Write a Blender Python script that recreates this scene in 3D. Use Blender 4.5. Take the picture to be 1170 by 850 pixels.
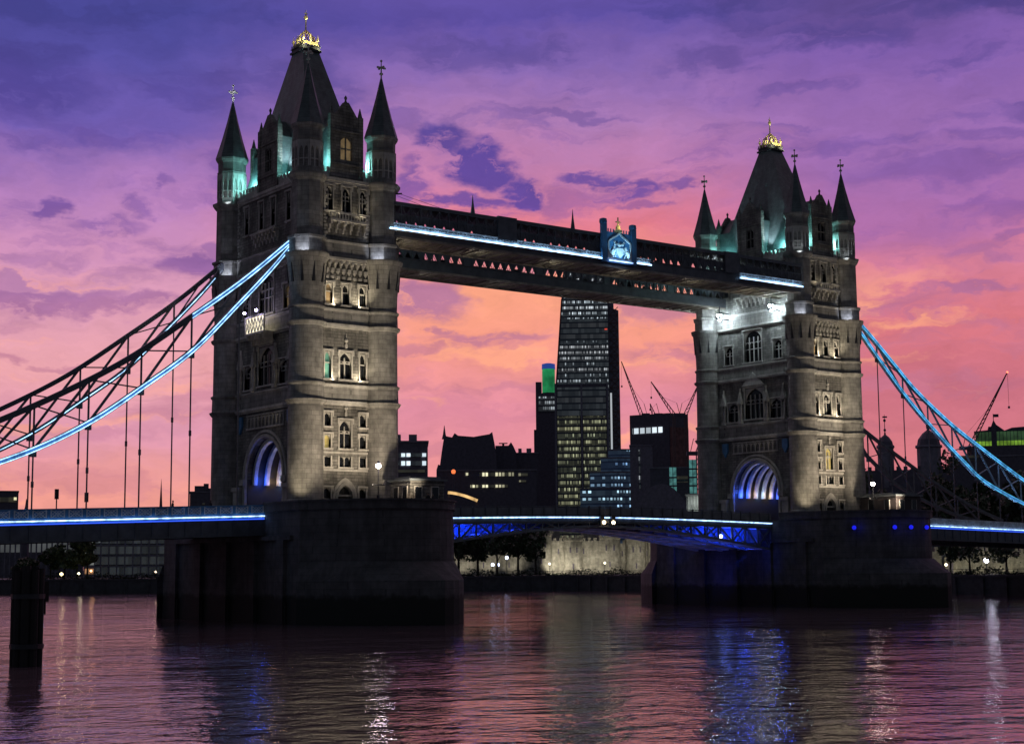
import bpy, bmesh, math, random
from math import sin, cos, pi, radians, sqrt, atan2
from mathutils import Vector, Matrix
random.seed(7)
S = bpy.context.scene
for o in list(bpy.data.objects): bpy.data.objects.remove(o)
COL = S.collection

# ------------------------------------------------------------------ camera
YAW, PITCH, ROLL = 0.64332, 0.122214, -0.008426
CAM = Vector((-93.63, -167.02, 5.98))
Fv = Vector((sin(YAW)*cos(PITCH), cos(YAW)*cos(PITCH), sin(PITCH)))
Rv = Vector((cos(YAW), -sin(YAW), 0)); Uv = Rv.cross(Fv)
R2 = cos(ROLL)*Rv + sin(ROLL)*Uv; U2 = -sin(ROLL)*Rv + cos(ROLL)*Uv
cd = bpy.data.cameras.new('camera'); cam = bpy.data.objects.new('camera', cd); COL.objects.link(cam)
cd.sensor_fit = 'HORIZONTAL'; cd.sensor_width = 36; cd.lens = 36*1805.5/1170
cd.clip_start = 1; cd.clip_end = 9000
m = Matrix((R2, U2, -Fv)).transposed().to_4x4(); m.translation = CAM
cam.matrix_world = m; S.camera = cam
S.view_settings.view_transform = 'Standard'; S.view_settings.look = 'None'
S.view_settings.gamma = 1; S.view_settings.exposure = 0.0; S.view_settings.use_curve_mapping = False

# ------------------------------------------------------------------ node helpers
def lin(h):
    h = h.lstrip('#'); o = []
    for i in (0, 2, 4):
        c = int(h[i:i+2], 16)/255
        o.append(c/12.92 if c <= .04045 else ((c+.055)/1.055)**2.4)
    return tuple(o)
class NT:
    def __init__(s, tree): s.t = tree; s.n = tree.nodes; s.l = tree.links
    def node(s, t, **k):
        n = s.n.new(t)
        for a, b in k.items(): setattr(n, a, b)
        return n
    def inp(s, sock, v):
        if hasattr(v, 'is_output') or isinstance(v, bpy.types.NodeSocket): s.l.new(v, sock)
        elif v is not None: sock.default_value = v
    def math(s, op, a, b=None, c=None, clamp=False):
        n = s.node('ShaderNodeMath', operation=op, use_clamp=clamp)
        s.inp(n.inputs[0], a)
        if b is not None: s.inp(n.inputs[1], b)
        if c is not None: s.inp(n.inputs[2], c)
        return n.outputs[0]
    def vmath(s, op, a, b=None, out=0):
        n = s.node('ShaderNodeVectorMath', operation=op); s.inp(n.inputs[0], a)
        if b is not None: s.inp(n.inputs[1], b)
        return n.outputs['Value' if op in ('DOT_PRODUCT', 'LENGTH') else 0]
    def mapr(s, v, a, b, c=0, d=1, smooth=True):
        n = s.node('ShaderNodeMapRange', interpolation_type='SMOOTHSTEP' if smooth else 'LINEAR')
        for i, x in enumerate((v, a, b, c, d)): s.inp(n.inputs[i], x)
        return n.outputs[0]
    def noise(s, vec, scale, detail=4, rough=.5, dist=0, col=False):
        n = s.node('ShaderNodeTexNoise'); s.inp(n.inputs['Vector'], vec)
        n.inputs['Scale'].default_value = scale; n.inputs['Detail'].default_value = detail
        n.inputs['Roughness'].default_value = rough; n.inputs['Distortion'].default_value = dist
        return n.outputs['Color' if col else 'Fac']
    def ramp(s, v, stops, interp='LINEAR'):
        n = s.node('ShaderNodeValToRGB'); s.inp(n.inputs[0], v); r = n.color_ramp; r.interpolation = interp
        while len(r.elements) < len(stops): r.elements.new(.5)
        for e, (p, c) in zip(r.elements, stops): e.position = p; e.color = (*c, 1)
        return n.outputs[0]
    def mix(s, f, a, b, blend='MIX'):
        n = s.node('ShaderNodeMix', data_type='RGBA', blend_type=blend)
        s.inp(n.inputs[0], f)
        for i, v in ((6, a), (7, b)):
            if isinstance(v, tuple): v = (*v[:3], 1)
            s.inp(n.inputs[i], v)
        return n.outputs[2]
    def comb(s, x, y, z):
        n = s.node('ShaderNodeCombineXYZ')
        for i, v in enumerate((x, y, z)): s.inp(n.inputs[i], v)
        return n.outputs[0]
    def sep(s, v):
        n = s.node('ShaderNodeSeparateXYZ'); s.inp(n.inputs[0], v); return n.outputs

# ------------------------------------------------------------------ world: dusk sky with clouds, laid out by compass direction
W = bpy.data.worlds.new('World'); S.world = W; W.use_nodes = True
t = NT(W.node_tree); t.n.clear()
dirv = t.node('ShaderNodeTexCoord').outputs['Generated']
xr = t.vmath('DOT_PRODUCT', dirv, (cos(YAW), -sin(YAW), 0))
fr = t.vmath('DOT_PRODUCT', dirv, (sin(YAW), cos(YAW), 0))
dz = t.sep(dirv)[2]
def sx(px): return (px-585)/1850.0
def sz(py):
    a = (647-py)/1815.0; return a/sqrt(1+a*a)
p0 = t.comb(xr, dz, 0)
wcol = t.noise(t.comb(t.math('MULTIPLY', xr, 11), t.math('MULTIPLY', dz, 24), 3.3), 1.0, 5, .6, col=True)
warp = t.vmath('MULTIPLY', t.vmath('SUBTRACT', wcol, (.5, .5, .5)), (.075, .042, 0))
wc2 = t.noise(t.comb(t.math('MULTIPLY', xr, 45), t.math('MULTIPLY', dz, 80), 1.3), 1.0, 4, .6, col=True)
warp2 = t.vmath('MULTIPLY', t.vmath('SUBTRACT', wc2, (.5, .5, .5)), (.028, .017, 0))
pw = t.vmath('ADD', t.vmath('ADD', p0, warp), warp2)
pws = t.sep(pw); zz = t.math('MULTIPLY', pws[1], 2.6)
def rp(l): return [(max(0, min(1, 2.6*sz(y))), lin(c)) for y, c in sorted(l, key=lambda a: -a[0])]
left = t.ramp(zz, rp([(647, 'e08f8c'), (560, 'ea9a8c'), (500, 'd592a8'), (420, 'e6a2a8'), (340, 'd295b0'), (280, 'c88cb4'), (220, 'ac7ab4'), (150, '6c58a6'), (70, '554e9c'), (0, '46458f')]))
mid = t.ramp(zz, rp([(647, 'e08c86'), (560, 'e69290'), (470, 'd8879a'), (390, 'ee9684'), (330, 'f29e80'), (260, 'dc7884'), (200, 'c27ca4'), (130, 'a978ae'), (60, '8264aa'), (0, '5a4c9c')]))
right = t.ramp(zz, rp([(647, 'cc7a7c'), (540, 'cf777e'), (450, 'c36d7e'), (380, 'd3747e'), (320, 'cf7a90'), (270, 'aa6ba2'), (200, '9868a8'), (130, '9066a8'), (60, '7a5aa4'), (0, '5a4888')]))
base = t.mix(t.mapr(pws[0], sx(180), sx(520)), left, mid)
base = t.mix(t.mapr(pws[0], sx(720), sx(980)), base, right)
blobs = [(505,150,46,24,.9),(548,180,44,24,1),(588,208,28,22,1),(530,222,55,9,.85),(470,205,22,26,.7),(560,240,30,6,.5),(680,190,40,9,.85),(722,208,34,14,.85),(775,207,26,7,.7),(745,228,30,6,.5),(640,118,80,6,.45),(820,60,60,14,.4),
 (205,303,42,19,.85),(235,285,16,10,.6),(60,345,95,15,.8),(150,352,60,12,.75),(20,330,40,9,.5),(0,95,110,45,.75),(60,60,60,14,.5),(60,238,26,13,.75),(120,258,48,14,.55),(165,235,20,10,.5),(195,212,14,8,.5),(20,410,26,7,.6),(70,415,18,5,.5),(480,335,50,24,.7),(560,385,75,9,.65),(470,400,45,8,.5),(500,375,12,9,.6),(740,350,60,18,.55),(780,400,80,12,.5),(520,520,120,10,.35),
 (1090,345,66,8,.6),(1155,295,34,8,.5),(1030,365,16,5,.5),(1040,450,130,11,.35),(1080,205,110,20,.4),(950,40,90,18,.5),(1140,12,90,26,.6),(230,480,90,10,.4),(110,500,70,7,.3),(600,445,70,7,.4),(360,90,60,40,.5),(540,40,90,20,.4),(920,100,60,8,.35),(1130,165,60,10,.35)]
mask = None
for (px, py, rx, ry, st) in blobs:
    d = t.vmath('LENGTH', t.vmath('MULTIPLY', t.vmath('SUBTRACT', pw, (sx(px), sz(py), 0)), (1850/rx, 1850/ry, 0)))
    v = t.mapr(d, 1.28, .55, 0, st)
    mask = v if mask is None else t.math('MAXIMUM', mask, v)
hol = t.noise(t.comb(t.math('MULTIPLY', pws[0], 30), t.math('MULTIPLY', pws[1], 62), 4.0), 1.0, 6, .62)
mask = t.math('MULTIPLY', mask, t.mapr(hol, .36, .50, .25, 1.05))
wis = t.noise(t.comb(t.math('MULTIPLY', pws[0], 9), t.math('MULTIPLY', pws[1], 34), 0), 1.0, 7, .58)
wm = t.mapr(wis, .50, .64, 0, .45)
mask = t.math('MAXIMUM', mask, wm)
cl = t.ramp(zz, rp([(647, 'c98090'), (500, 'b9748e'), (400, 'b0708f'), (330, '96659c'), (240, '6c4c9a'), (120, '4f4390'), (0, '3a3978')]))
col = t.mix(mask, base, cl)
# bright wisps of after-glow
gl = t.noise(t.comb(t.math('MULTIPLY', pws[0], 7), t.math('MULTIPLY', pws[1], 42), 9.1), 1.0, 5, .55)
gm = t.math('MULTIPLY', t.mapr(gl, .55, .68, 0, .6), t.mapr(dz, sz(290), sz(360), 0, 1))
gm = t.math('MULTIPLY', gm, t.mapr(mask, .5, .1))
col = t.mix(gm, col, lin('fdab82'))
fn = t.noise(t.comb(t.math('MULTIPLY', pws[0], 26), t.math('MULTIPLY', pws[1], 70), 2.0), 1.0, 7, .62)
ff = t.mapr(fn, .3, .7, .90, 1.09, smooth=False)
col = t.mix(1.0, col, t.comb(ff, ff, ff), 'MULTIPLY')
# away from the sunset the sky is dark blue
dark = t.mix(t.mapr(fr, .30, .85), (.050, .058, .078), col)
col = t.mix(t.mapr(dz, .33, .50), dark, t.mix(t.mapr(fr, .0, .7), (.058, .066, .09), (.46, .26, .36)))  # pink overhead is added to brighten the water and lift the dark faces
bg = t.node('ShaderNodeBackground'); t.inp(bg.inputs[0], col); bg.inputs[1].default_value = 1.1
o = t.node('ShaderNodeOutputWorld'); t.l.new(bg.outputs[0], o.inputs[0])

# ------------------------------------------------------------------ lamps
def lamp(name, kind, loc, energy, color, size=.3, target=None, angle=90, blend=.6, parent=None):
    d = bpy.data.lights.new(name, kind); d.energy = energy; d.color = color
    if kind == 'SPOT': d.spot_size = radians(angle); d.spot_blend = blend
    if kind in ('SPOT', 'POINT'): d.shadow_soft_size = size
    if kind == 'AREA': d.size = size
    ob = bpy.data.objects.new(name, d); COL.objects.link(ob); ob.location = loc
    if target is not None:
        ob.rotation_euler = (Vector(target)-Vector(loc)).to_track_quat('-Z', 'Y').to_euler()
    if parent is not None: ob.parent = parent
    return ob

# ------------------------------------------------------------------ materials
def newmat(name):
    mt = bpy.data.materials.new(name); mt.use_nodes = True
    t = NT(mt.node_tree); b = t.n['Principled BSDF']; return mt, t, b
def stone(name, c1, c2, bw=1.1, bh=.42, bump=.6, joint=.55, rough=.85, blotch=.35, facing='xy', wet=False):
    mt, t, b = newmat(name)
    P = t.node('ShaderNodeTexCoord').outputs['Object']; s = t.sep(P)
    if facing == 'cyl':
        ang = t.math('MULTIPLY', t.math('ARCTAN2', s[1], s[0]), 2.0); v = t.comb(ang, s[2], 0)
    else:
        v = t.comb(t.math('ADD', s[0], s[1]), s[2], 0)
    br = t.node('ShaderNodeTexBrick'); t.inp(br.inputs['Vector'], v)
    br.inputs['Scale'].default_value = 1; br.inputs['Brick Width'].default_value = bw; br.inputs['Row Height'].default_value = bh
    br.inputs['Mortar Size'].default_value = .022; br.inputs['Mortar Smooth'].default_value = .3
    br.inputs['Color1'].default_value = (*c1, 1); br.inputs['Color2'].default_value = (*c2, 1)
    br.inputs['Mortar'].default_value = (*[x*joint for x in c1], 1); br.inputs['Bias'].default_value = 0
    n1 = t.noise(P, .55, 5, .6); n2 = t.noise(t.vmath('MULTIPLY', P, (1.6, 1.6, .35)), 1.0, 4, .6)
    f = t.math('MULTIPLY', t.mapr(n1, .3, .7, 1-blotch, 1+blotch*.4), t.mapr(n2, .3, .75, 1, 1-blotch))
    c = t.mix(1.0, br.outputs[0], t.comb(f, f, f), 'MULTIPLY')
    if wet:
        zc = t.math('ADD', s[2], t.mapr(t.noise(P, .9, 3), 0, 1, -.5, .5))
        c = t.mix(t.mapr(zc, 2.6, 3.3), (.012, .013, .010), c)
    t.inp(b.inputs['Base Color'], c); b.inputs['Roughness'].default_value = rough
    h = t.math('ADD', t.math('MULTIPLY', t.noise(P, 5, 4, .7), .7), t.math('MULTIPLY', br.outputs[1], -1.1))
    bp = t.node('ShaderNodeBump'); bp.inputs['Strength'].default_value = bump; bp.inputs['Distance'].default_value = .12
    t.inp(bp.inputs['Height'], h); t.l.new(bp.outputs[0], b.inputs['Normal'])
    return mt
def paint(name, c, rough=.5, metal=0, var=.3, scale=.8, spec=.5):
    mt, t, b = newmat(name); P = t.node('ShaderNodeTexCoord').outputs['Object']
    f = t.mapr(t.noise(P, scale, 5, .65), .3, .7, 1-var, 1+var*.5)
    t.inp(b.inputs['Base Color'], t.mix(1.0, c, t.comb(f, f, f), 'MULTIPLY'))
    b.inputs['Roughness'].default_value = rough; b.inputs['Metallic'].default_value = metal
    return mt
def glow(name, c, s, vary=None):
    mt, t, b = newmat(name); b.inputs['Base Color'].default_value = (*[x*.3 for x in c], 1)
    b.inputs['Emission Color'].default_value = (*c, 1); b.inputs['Emission Strength'].default_value = s
    if vary:
        P = t.node('ShaderNodeTexCoord').outputs['Object']
        t.inp(b.inputs['Emission Strength'], t.mapr(t.noise(P, vary, 3, .6), .3, .7, s*.35, s*1.2))
    return mt
def windows(name, cols, s, cw, ch, dens, base=(.05, .05, .07), jit=.8, gapx=.3, gapz=.45, band=0):
    """curtain wall whose single panes are lit or dark, all with a faint added glow"""
    mt, t, b = newmat(name); P = t.node('ShaderNodeTexCoord').outputs['Object']; q = t.sep(P)
    u = t.math('DIVIDE', t.math('ADD', q[0], t.math('MULTIPLY', q[1], 1.0)), cw); w = t.math('DIVIDE', q[2], ch)
    iu, iw = t.math('FLOOR', u), t.math('FLOOR', w)
    wn = t.node('ShaderNodeTexWhiteNoise', noise_dimensions='2D'); t.inp(wn.inputs[0], t.comb(iu, iw, 0))
    row = t.node('ShaderNodeTexWhiteNoise', noise_dimensions='2D'); t.inp(row.inputs[0], t.comb(7.0, iw, 0))
    cn = t.noise(t.comb(t.math('MULTIPLY', iu, .21), t.math('MULTIPLY', iw, 1.7), 0), 1.0, 2)
    w2 = t.node('ShaderNodeTexWhiteNoise', noise_dimensions='3D'); t.inp(w2.inputs[0], t.comb(iu, iw, 5.5))
    th = t.math('SUBTRACT', t.math('ADD', t.math('MULTIPLY', row.outputs[0], .5), t.math('MULTIPLY', cn, .7)), t.math('MULTIPLY', wn.outputs[0], jit))
    on = t.math('GREATER_THAN', th, .6-dens)
    fu, fw = t.math('FRACT', u), t.math('FRACT', w)
    on = t.math('MULTIPLY', on, t.math('GREATER_THAN', fu, gapx)); on = t.math('MULTIPLY', on, t.math('GREATER_THAN', fw, gapz))
    br = t.math('ADD', t.math('MULTIPLY', t.math('POWER', w2.outputs[0], 2), 1.0), .18)
    fl = t.math('MULTIPLY', t.math('GREATER_THAN', fw, .25), t.math('ADD', t.math('MULTIPLY', w2.outputs[0], .022), .010))  # faint emission put into the unlit panes as well
    b.inputs['Base Color'].default_value = (*base, 1); b.inputs['Roughness'].default_value = .25
    t.inp(b.inputs['Emission Color'], t.mix(row.outputs[0], cols[0], cols[1]))
    t.inp(b.inputs['Emission Strength'], t.math('ADD', t.math('MULTIPLY', t.math('MULTIPLY', on, br), s), fl))
    return mt
M = {}
M['wall'] = stone('granite_wall', (.31, .30, .265), (.20, .195, .175), .95, .36, 1.0, .3, blotch=.45)
M['wall_lo'] = M['wall']
M['turret'] = stone('turret_ashlar', (.34, .33, .295), (.27, .265, .24), 1.0, .55, .5, .5, facing='cyl')
M['trim'] = stone('portland_trim', (.56, .545, .49), (.48, .465, .42), 1.3, .6, .25, .8, blotch=.3)
M['pier'] = stone('pier_granite', (.105, .10, .10), (.088, .085, .086), 1.9, .75, .45, .55, wet=True)
M['slate'] = stone('slate_roof', (.12, .16, .16), (.09, .12, .12), .5, .3, .4, .6, rough=.5)
M['lead'] = paint('lead_roof', (.13, .15, .16), .45)
M['gold'] = paint('gilded_metal', (.90, .76, .38), .35, .6, .2, 6)
M['darkmetal'] = paint('dark_metal', (.02, .022, .026), .5)
M['steel'] = paint('bridge_steel_dark', (.085, .095, .11), .45, 0, .35)
M['steel_lit_pale'] = paint('bridge_steel_lit_pale', (.30, .46, .56), .4, 0, .25)  # pale blue paint, lightened to carry the lamplight on the near right chain
M['steel_mid'] = paint('bridge_steel_grey', (.13, .14, .15), .5, 0, .35)
M['steel_blue'] = paint('bridge_steel_blue', (.07, .22, .42), .4, 0, .25)
M['steel_white'] = paint('bridge_steel_white', (.66, .70, .70), .45, 0, .3)
M['soffit'] = paint('walkway_soffit', (.30, .27, .22), .7, 0, .5, .5)
M['asphalt'] = paint('asphalt', (.05, .05, .052), .9)
M['pane'] = paint('window_glass', (.012, .014, .018), .15)
M['pane_warm'] = glow('window_lit_warm', (.75, .52, .26), .16, .8)
M['pane_teal'] = glow('window_lit_teal', (.35, .9, .65), .22, .9)
M['pane_yel'] = glow('window_lit_yellow', (1.0, .78, .25), .4, .9)
M['led'] = glow('led_white_blue', (.34, .55, 1.0), 3.4, 1.3)
M['led_wy'] = glow('led_walkway', (.38, .64, 1.0), 8, .8)
M['fascia_glow'] = glow('fascia_blue_glow', (.04, .12, 1.0), 1.2)
M['led_cy'] = glow('led_cyan', (.09, .50, .82), 1.3, .9)
M['led_ch'] = glow('led_chain', (.36, .66, 1.0), 3.0, .9)
M['chain_glow'] = glow('chain_blue_glow', (.08, .30, .80), .75, .9)
M['flood'] = glow('floodlight_lens', (.72, .88, 1.0), 260)
M['lampw'] = glow('lamp_globe', (1.0, .82, .66), 35)
M['lampwarm'] = glow('lamp_globe_warm', (1.0, .75, .42), 10)
M['lampblue'] = glow('lamp_blue', (.015, .02, 1.0), .75)
M['lampviolet'] = glow('lamp_violet', (.55, .45, 1.0), 60)
M['concrete'] = paint('concrete_dark', (.05, .05, .055), .8)
M['castle'] = stone('castle_ragstone', (.46, .43, .36), (.36, .34, .28), .8, .35, .8, .7, blotch=.4)
M['far_dark'] = paint('facade_dark', (.10, .085, .12), .6)
M['far_mid'] = paint('facade_mid', (.20, .18, .23), .6)
M['far_brown'] = paint('facade_brown', (.16, .09, .09), .6, 0, .3, .05)
M['far_white'] = paint('facade_white', (.35, .36, .36), .6, 0, .3, .05)
M['bark'] = paint('bark', (.03, .025, .02), .9)
M['wood'] = stone('wet_timber', (.022, .02, .018), (.016, .015, .014), .35, 6.0, .7, .5, facing='cyl')
M['cloth'] = paint('dark_clothing', (.02, .02, .025), .8)
M['skin'] = paint('skin', (.35, .2, .14), .6)
def leaf(name, c):
    mt, t, b = newmat(name); P = t.node('ShaderNodeTexCoord').outputs['Object']
    f = t.mapr(t.noise(P, .7, 4, .7), .3, .7, .5, 1.5)
    t.inp(b.inputs['Base Color'], t.mix(1.0, c, t.comb(f, f, f), 'MULTIPLY')); b.inputs['Roughness'].default_value = .6
    return mt
M['leaf'] = leaf('tree_leaves', (.045, .065, .03)); M['leaf2'] = leaf('bush_leaves', (.03, .045, .022))
M['lawn'] = leaf('grass_ground', (.03, .04, .02))

# ------------------------------------------------------------------ mesh builder
class MB:
    def __init__(s, T=None): s.v = []; s.f = []; s.T = T
    def add(s, vs, fs):
        n = len(s.v)
        for p in vs: s.v.append(s.T(*p) if s.T else tuple(p))
        for f in fs: s.f.append([i+n for i in f])
        return s
    def box(s, x0, x1, y0, y1, z0, z1):
        if x0 > x1: x0, x1 = x1, x0
        vs = [(x, y, z) for z in (z0, z1) for x, y in ((x0, y0), (x1, y0), (x1, y1), (x0, y1))]
        return s.add(vs, [(3, 2, 1, 0), (4, 5, 6, 7), (0, 1, 5, 4), (1, 2, 6, 5), (2, 3, 7, 6), (3, 0, 4, 7)])
    def ext(s, pts, o0, o1):                     # polygon in (u,z), extruded along the second axis
        n = len(pts); vs = [(u, o0, z) for u, z in pts]+[(u, o1, z) for u, z in pts]
        fs = [list(range(n)), list(range(2*n-1, n-1, -1))]+[(i, (i+1) % n, n+(i+1) % n, n+i) for i in range(n)]
        return s.add(vs, fs)
    def plan(s, pts, z0, z1, pts2=None):         # polygon in plan between two heights
        n = len(pts); p2 = pts2 or pts
        vs = [(x, y, z0) for x, y in pts]+[(x, y, z1) for x, y in p2]
        return s.add(vs, [list(range(n-1, -1, -1)), list(range(n, 2*n))]+[(i, (i+1) % n, n+(i+1) % n, n+i) for i in range(n)])
    def lathe(s, prof, cx=0, cy=0, n=8, rot=None, cap=True):
        rot = pi/n if rot is None else rot; vs = []; fs = []; k = len(prof)
        for z, r in prof:
            for i in range(n):
                a = rot+2*pi*i/n; vs.append((cx+r*cos(a), cy+r*sin(a), z))
        for j in range(k-1):
            for i in range(n):
                a = j*n+i; b = j*n+(i+1) % n; fs.append((a, b, b+n, a+n))
        if cap: fs.append(list(range(n-1, -1, -1))); fs.append([(k-1)*n+i for i in range(n)])
        return s.add(vs, fs)
    def bar(s, p, q, w, h=None, up=(0, 0, 1)):
        h = h or w; p = Vector(p); q = Vector(q); d = (q-p).normalized(); up = Vector(up)
        if abs(d.dot(up)) > .98: up = Vector((0, 1, 0))
        a = d.cross(up).normalized()*w/2; b = a.cross(d).normalized()*h/2
        vs = [tuple(c+e) for c in (p, q) for e in (a+b, -a+b, -a-b, a-b)]
        return s.add(vs, [(0, 1, 2, 3), (7, 6, 5, 4), (0, 4, 5, 1), (1, 5, 6, 2), (2, 6, 7, 3), (3, 7, 4, 0)])
    def tube(s, p, q, r0, r1=None, n=8):
        r1 = r0 if r1 is None else r1; p = Vector(p); q = Vector(q); d = (q-p).normalized()
        up = Vector((0, 0, 1)) if abs(d.z) < .95 else Vector((1, 0, 0))
        a = d.cross(up).normalized(); b = a.cross(d)
        vs = [tuple(c+a*(r*cos(2*pi*i/n))+b*(r*sin(2*pi*i/n))) for c, r in ((p, r0), (q, r1)) for i in range(n)]
        return s.add(vs, [(i, (i+1) % n, n+(i+1) % n, n+i) for i in range(n)]+[list(range(n-1, -1, -1)), list(range(n, 2*n))])
    def ball(s, c, r, n=10, k=6):
        prof = [(c[2]+r*sin(-pi/2+pi*j/k), max(.001, r*cos(-pi/2+pi*j/k))) for j in range(k+1)]
        return s.lathe(prof, c[0], c[1], n)
    def spandrel(s, u0, u1, zs, zt, o0, o1, pointed=True, seg=6):
        """plate between z=zt and an arch springing at zs, leaving the arch open"""
        c = (u0+u1)/2; w = (u1-u0)/2; H = zt-zs; pts = []
        for i in range(2*seg+1):
            q = -1+i/seg
            if pointed: h = sqrt(max(0, 4-(1+abs(q))**2))/sqrt(3)
            else: h = sqrt(max(0, 1-q*q))
            pts.append((c+w*q, zs+H*h*.985))
        for a, b in zip(pts, pts[1:]):
            s.ext([(a[0], a[1]), (b[0], b[1]), (b[0], zt+.002), (a[0], zt+.002)], o0, o1)
        return s
    def wall(s, U0, U1, Z0, Z1, holes, depth=.45, o=0.):
        us = sorted({U0, U1, *[h[0] for h in holes], *[h[1] for h in holes]}); zs = sorted({Z0, Z1, *[h[2] for h in holes], *[h[3] for h in holes]})
        for a, b in zip(us, us[1:]):
            for c, d in zip(zs, zs[1:]):
                cu, cz = (a+b)/2, (c+d)/2
                if any(h[0] < cu < h[1] and h[2] < cz < h[3] for h in holes): continue
                s.add([(a, o, c), (b, o, c), (b, o, d), (a, o, d)], [(0, 1, 2, 3)])
        for h in holes:
            a, b, c, d = h[:4]; e = o-depth
            s.add([(a, o, c), (a, e, c), (a, e, d), (a, o, d)], [(0, 1, 2, 3)]); s.add([(b, o, c), (b, e, c), (b, e, d), (b, o, d)], [(0, 1, 2, 3)])
            s.add([(a, o, c), (b, o, c), (b, e, c), (a, e, c)], [(0, 1, 2, 3)]); s.add([(a, o, d), (b, o, d), (b, e, d), (a, e, d)], [(0, 1, 2, 3)])
        return s
    def build(s, name, mat, parent=None, smooth=None, loc=None):
        me = bpy.data.meshes.new(name); me.from_pydata(s.v, [], s.f); me.validate()
        bm = bmesh.new(); bm.from_mesh(me); bmesh.ops.recalc_face_normals(bm, faces=bm.faces); bm.to_mesh(me); bm.free()
        if smooth:
            me.polygons.foreach_set('use_smooth', [True]*len(me.polygons)); me.set_sharp_from_angle(angle=radians(smooth))
        me.materials.append(M[mat] if isinstance(mat, str) else mat)
        ob = bpy.data.objects.new(name, me); COL.objects.link(ob)
        if parent is not None: ob.parent = parent
        if loc is not None: ob.location = loc
        return ob
def tag(o, label=None, cat=None, group=None, kind=None):
    if label: o['label'] = label
    if cat: o['category'] = cat
    if group: o['group'] = group
    if kind: o['kind'] = kind
    return o
def thing(name, label, cat, loc=(0, 0, 0), rz=0, group=None):
    o = bpy.data.objects.new(name, None); COL.objects.link(o); o.location = loc; o.rotation_euler = (0, 0, rz)
    o.empty_display_size = .5
    return tag(o, label, cat, group)
def copy_tree(o, parent=None):
    c = o.copy(); COL.objects.link(c); c.parent = parent
    for ch in list(o.children): copy_tree(ch, c)
    return c
def at(px, py, d):
    return CAM + d*(Fv*1 + R2*((px-585)/1805.5) - U2*((py-425)/1805.5))

# ------------------------------------------------------------------ water and land
def water_mat():
    mt, t, b = newmat('river_water'); P = t.node('ShaderNodeTexCoord').outputs['Object']
    b.inputs['Base Color'].default_value = (.13, .095, .11, 1); b.inputs['Roughness'].default_value = .015
    b.inputs['IOR'].default_value = 3.4; b.inputs['Specular IOR Level'].default_value = .5
    mp = t.node('ShaderNodeMapping'); t.inp(mp.inputs[0], P); mp.inputs['Rotation'].default_value = (0, 0, YAW)
    mp.inputs['Scale'].default_value = (.78, 1, 1)
    v = mp.outputs[0]
    n0 = t.noise(v, .17, 3, .5, .2); n1 = t.noise(v, .9, 4, .5, .25); n2 = t.noise(v, 2.9, 2, .5)
    patch = t.mapr(t.noise(P, .03, 4, .55), .35, .65, .55, 1.3)
    h = t.math('ADD', t.math('MULTIPLY', n0, .5), t.math('MULTIPLY', t.math('ADD', t.math('MULTIPLY', n1, .24), t.math('MULTIPLY', n2, .055)), patch))
    bp = t.node('ShaderNodeBump'); bp.inputs['Strength'].default_value = 1.0; bp.inputs['Distance'].default_value = .43
    t.inp(bp.inputs['Height'], h); t.l.new(bp.outputs[0], b.inputs['Normal'])
    return mt
M['water'] = water_mat()
b = MB(); b.add([(-2500, -1500, 0), (2500, -1500, 0), (2500, 2500, 0), (-2500, 2500, 0)], [(0, 1, 2, 3)])
tag(b.build('water', 'water'), 'rippled river reflecting the pink sunset sky', 'water', kind='structure')
BANK = [(160, -1200), (155, -200), (151, 15), (147, 128), (118, 160), (80, 196), (44, 236), (-20, 300), (-140, 400), (-900, 900)]
b = MB(); far = [(-900, 4500), (5500, 4500), (5500, -1200)]
b.plan([(x, y) for x, y in BANK]+far, 1.0, 3.6)
tag(b.build('ground', 'lawn'), 'dark far river bank behind the bridge', 'ground', kind='structure')
b = MB()
for (x0, y0), (x1, y1) in zip(BANK, BANK[1:]):
    d = Vector((x1-x0, y1-y0, 0)).normalized(); n = Vector((-d.y, d.x, 0))
    a = Vector((x0, y0, 0)); c = Vector((x1, y1, 0))
    b.bar(a+n*.3+Vector((0, 0, 1.0)), c+n*.3+Vector((0, 0, 1.0)), 1.0, 4.6)
    b.bar(a+n*.4+Vector((0, 0, 3.5)), c+n*.4+Vector((0, 0, 3.5)), 1.3, .4)
    L = (c-a).length; k = 0
    while k < min(L, 260):
        q = a+d*k+n*.95; b.box(q.x-.3, q.x+.3, q.y-.3, q.y+.3, -.5, 3.2); k += 6
    b.bar(a+n*.2+Vector((0, 0, 4.75)), c+n*.2+Vector((0, 0, 4.75)), .1, .08)
    k = 0
    while k < min(L, 260): q = a+d*k+n*.2; b.box(q.x-.05, q.x+.05, q.y-.05, q.y+.05, 3.6, 4.75); k += 2
tag(b.build('embankment_wall', 'concrete'), 'long dark embankment wall with railing along the far river bank', 'wall')

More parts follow.
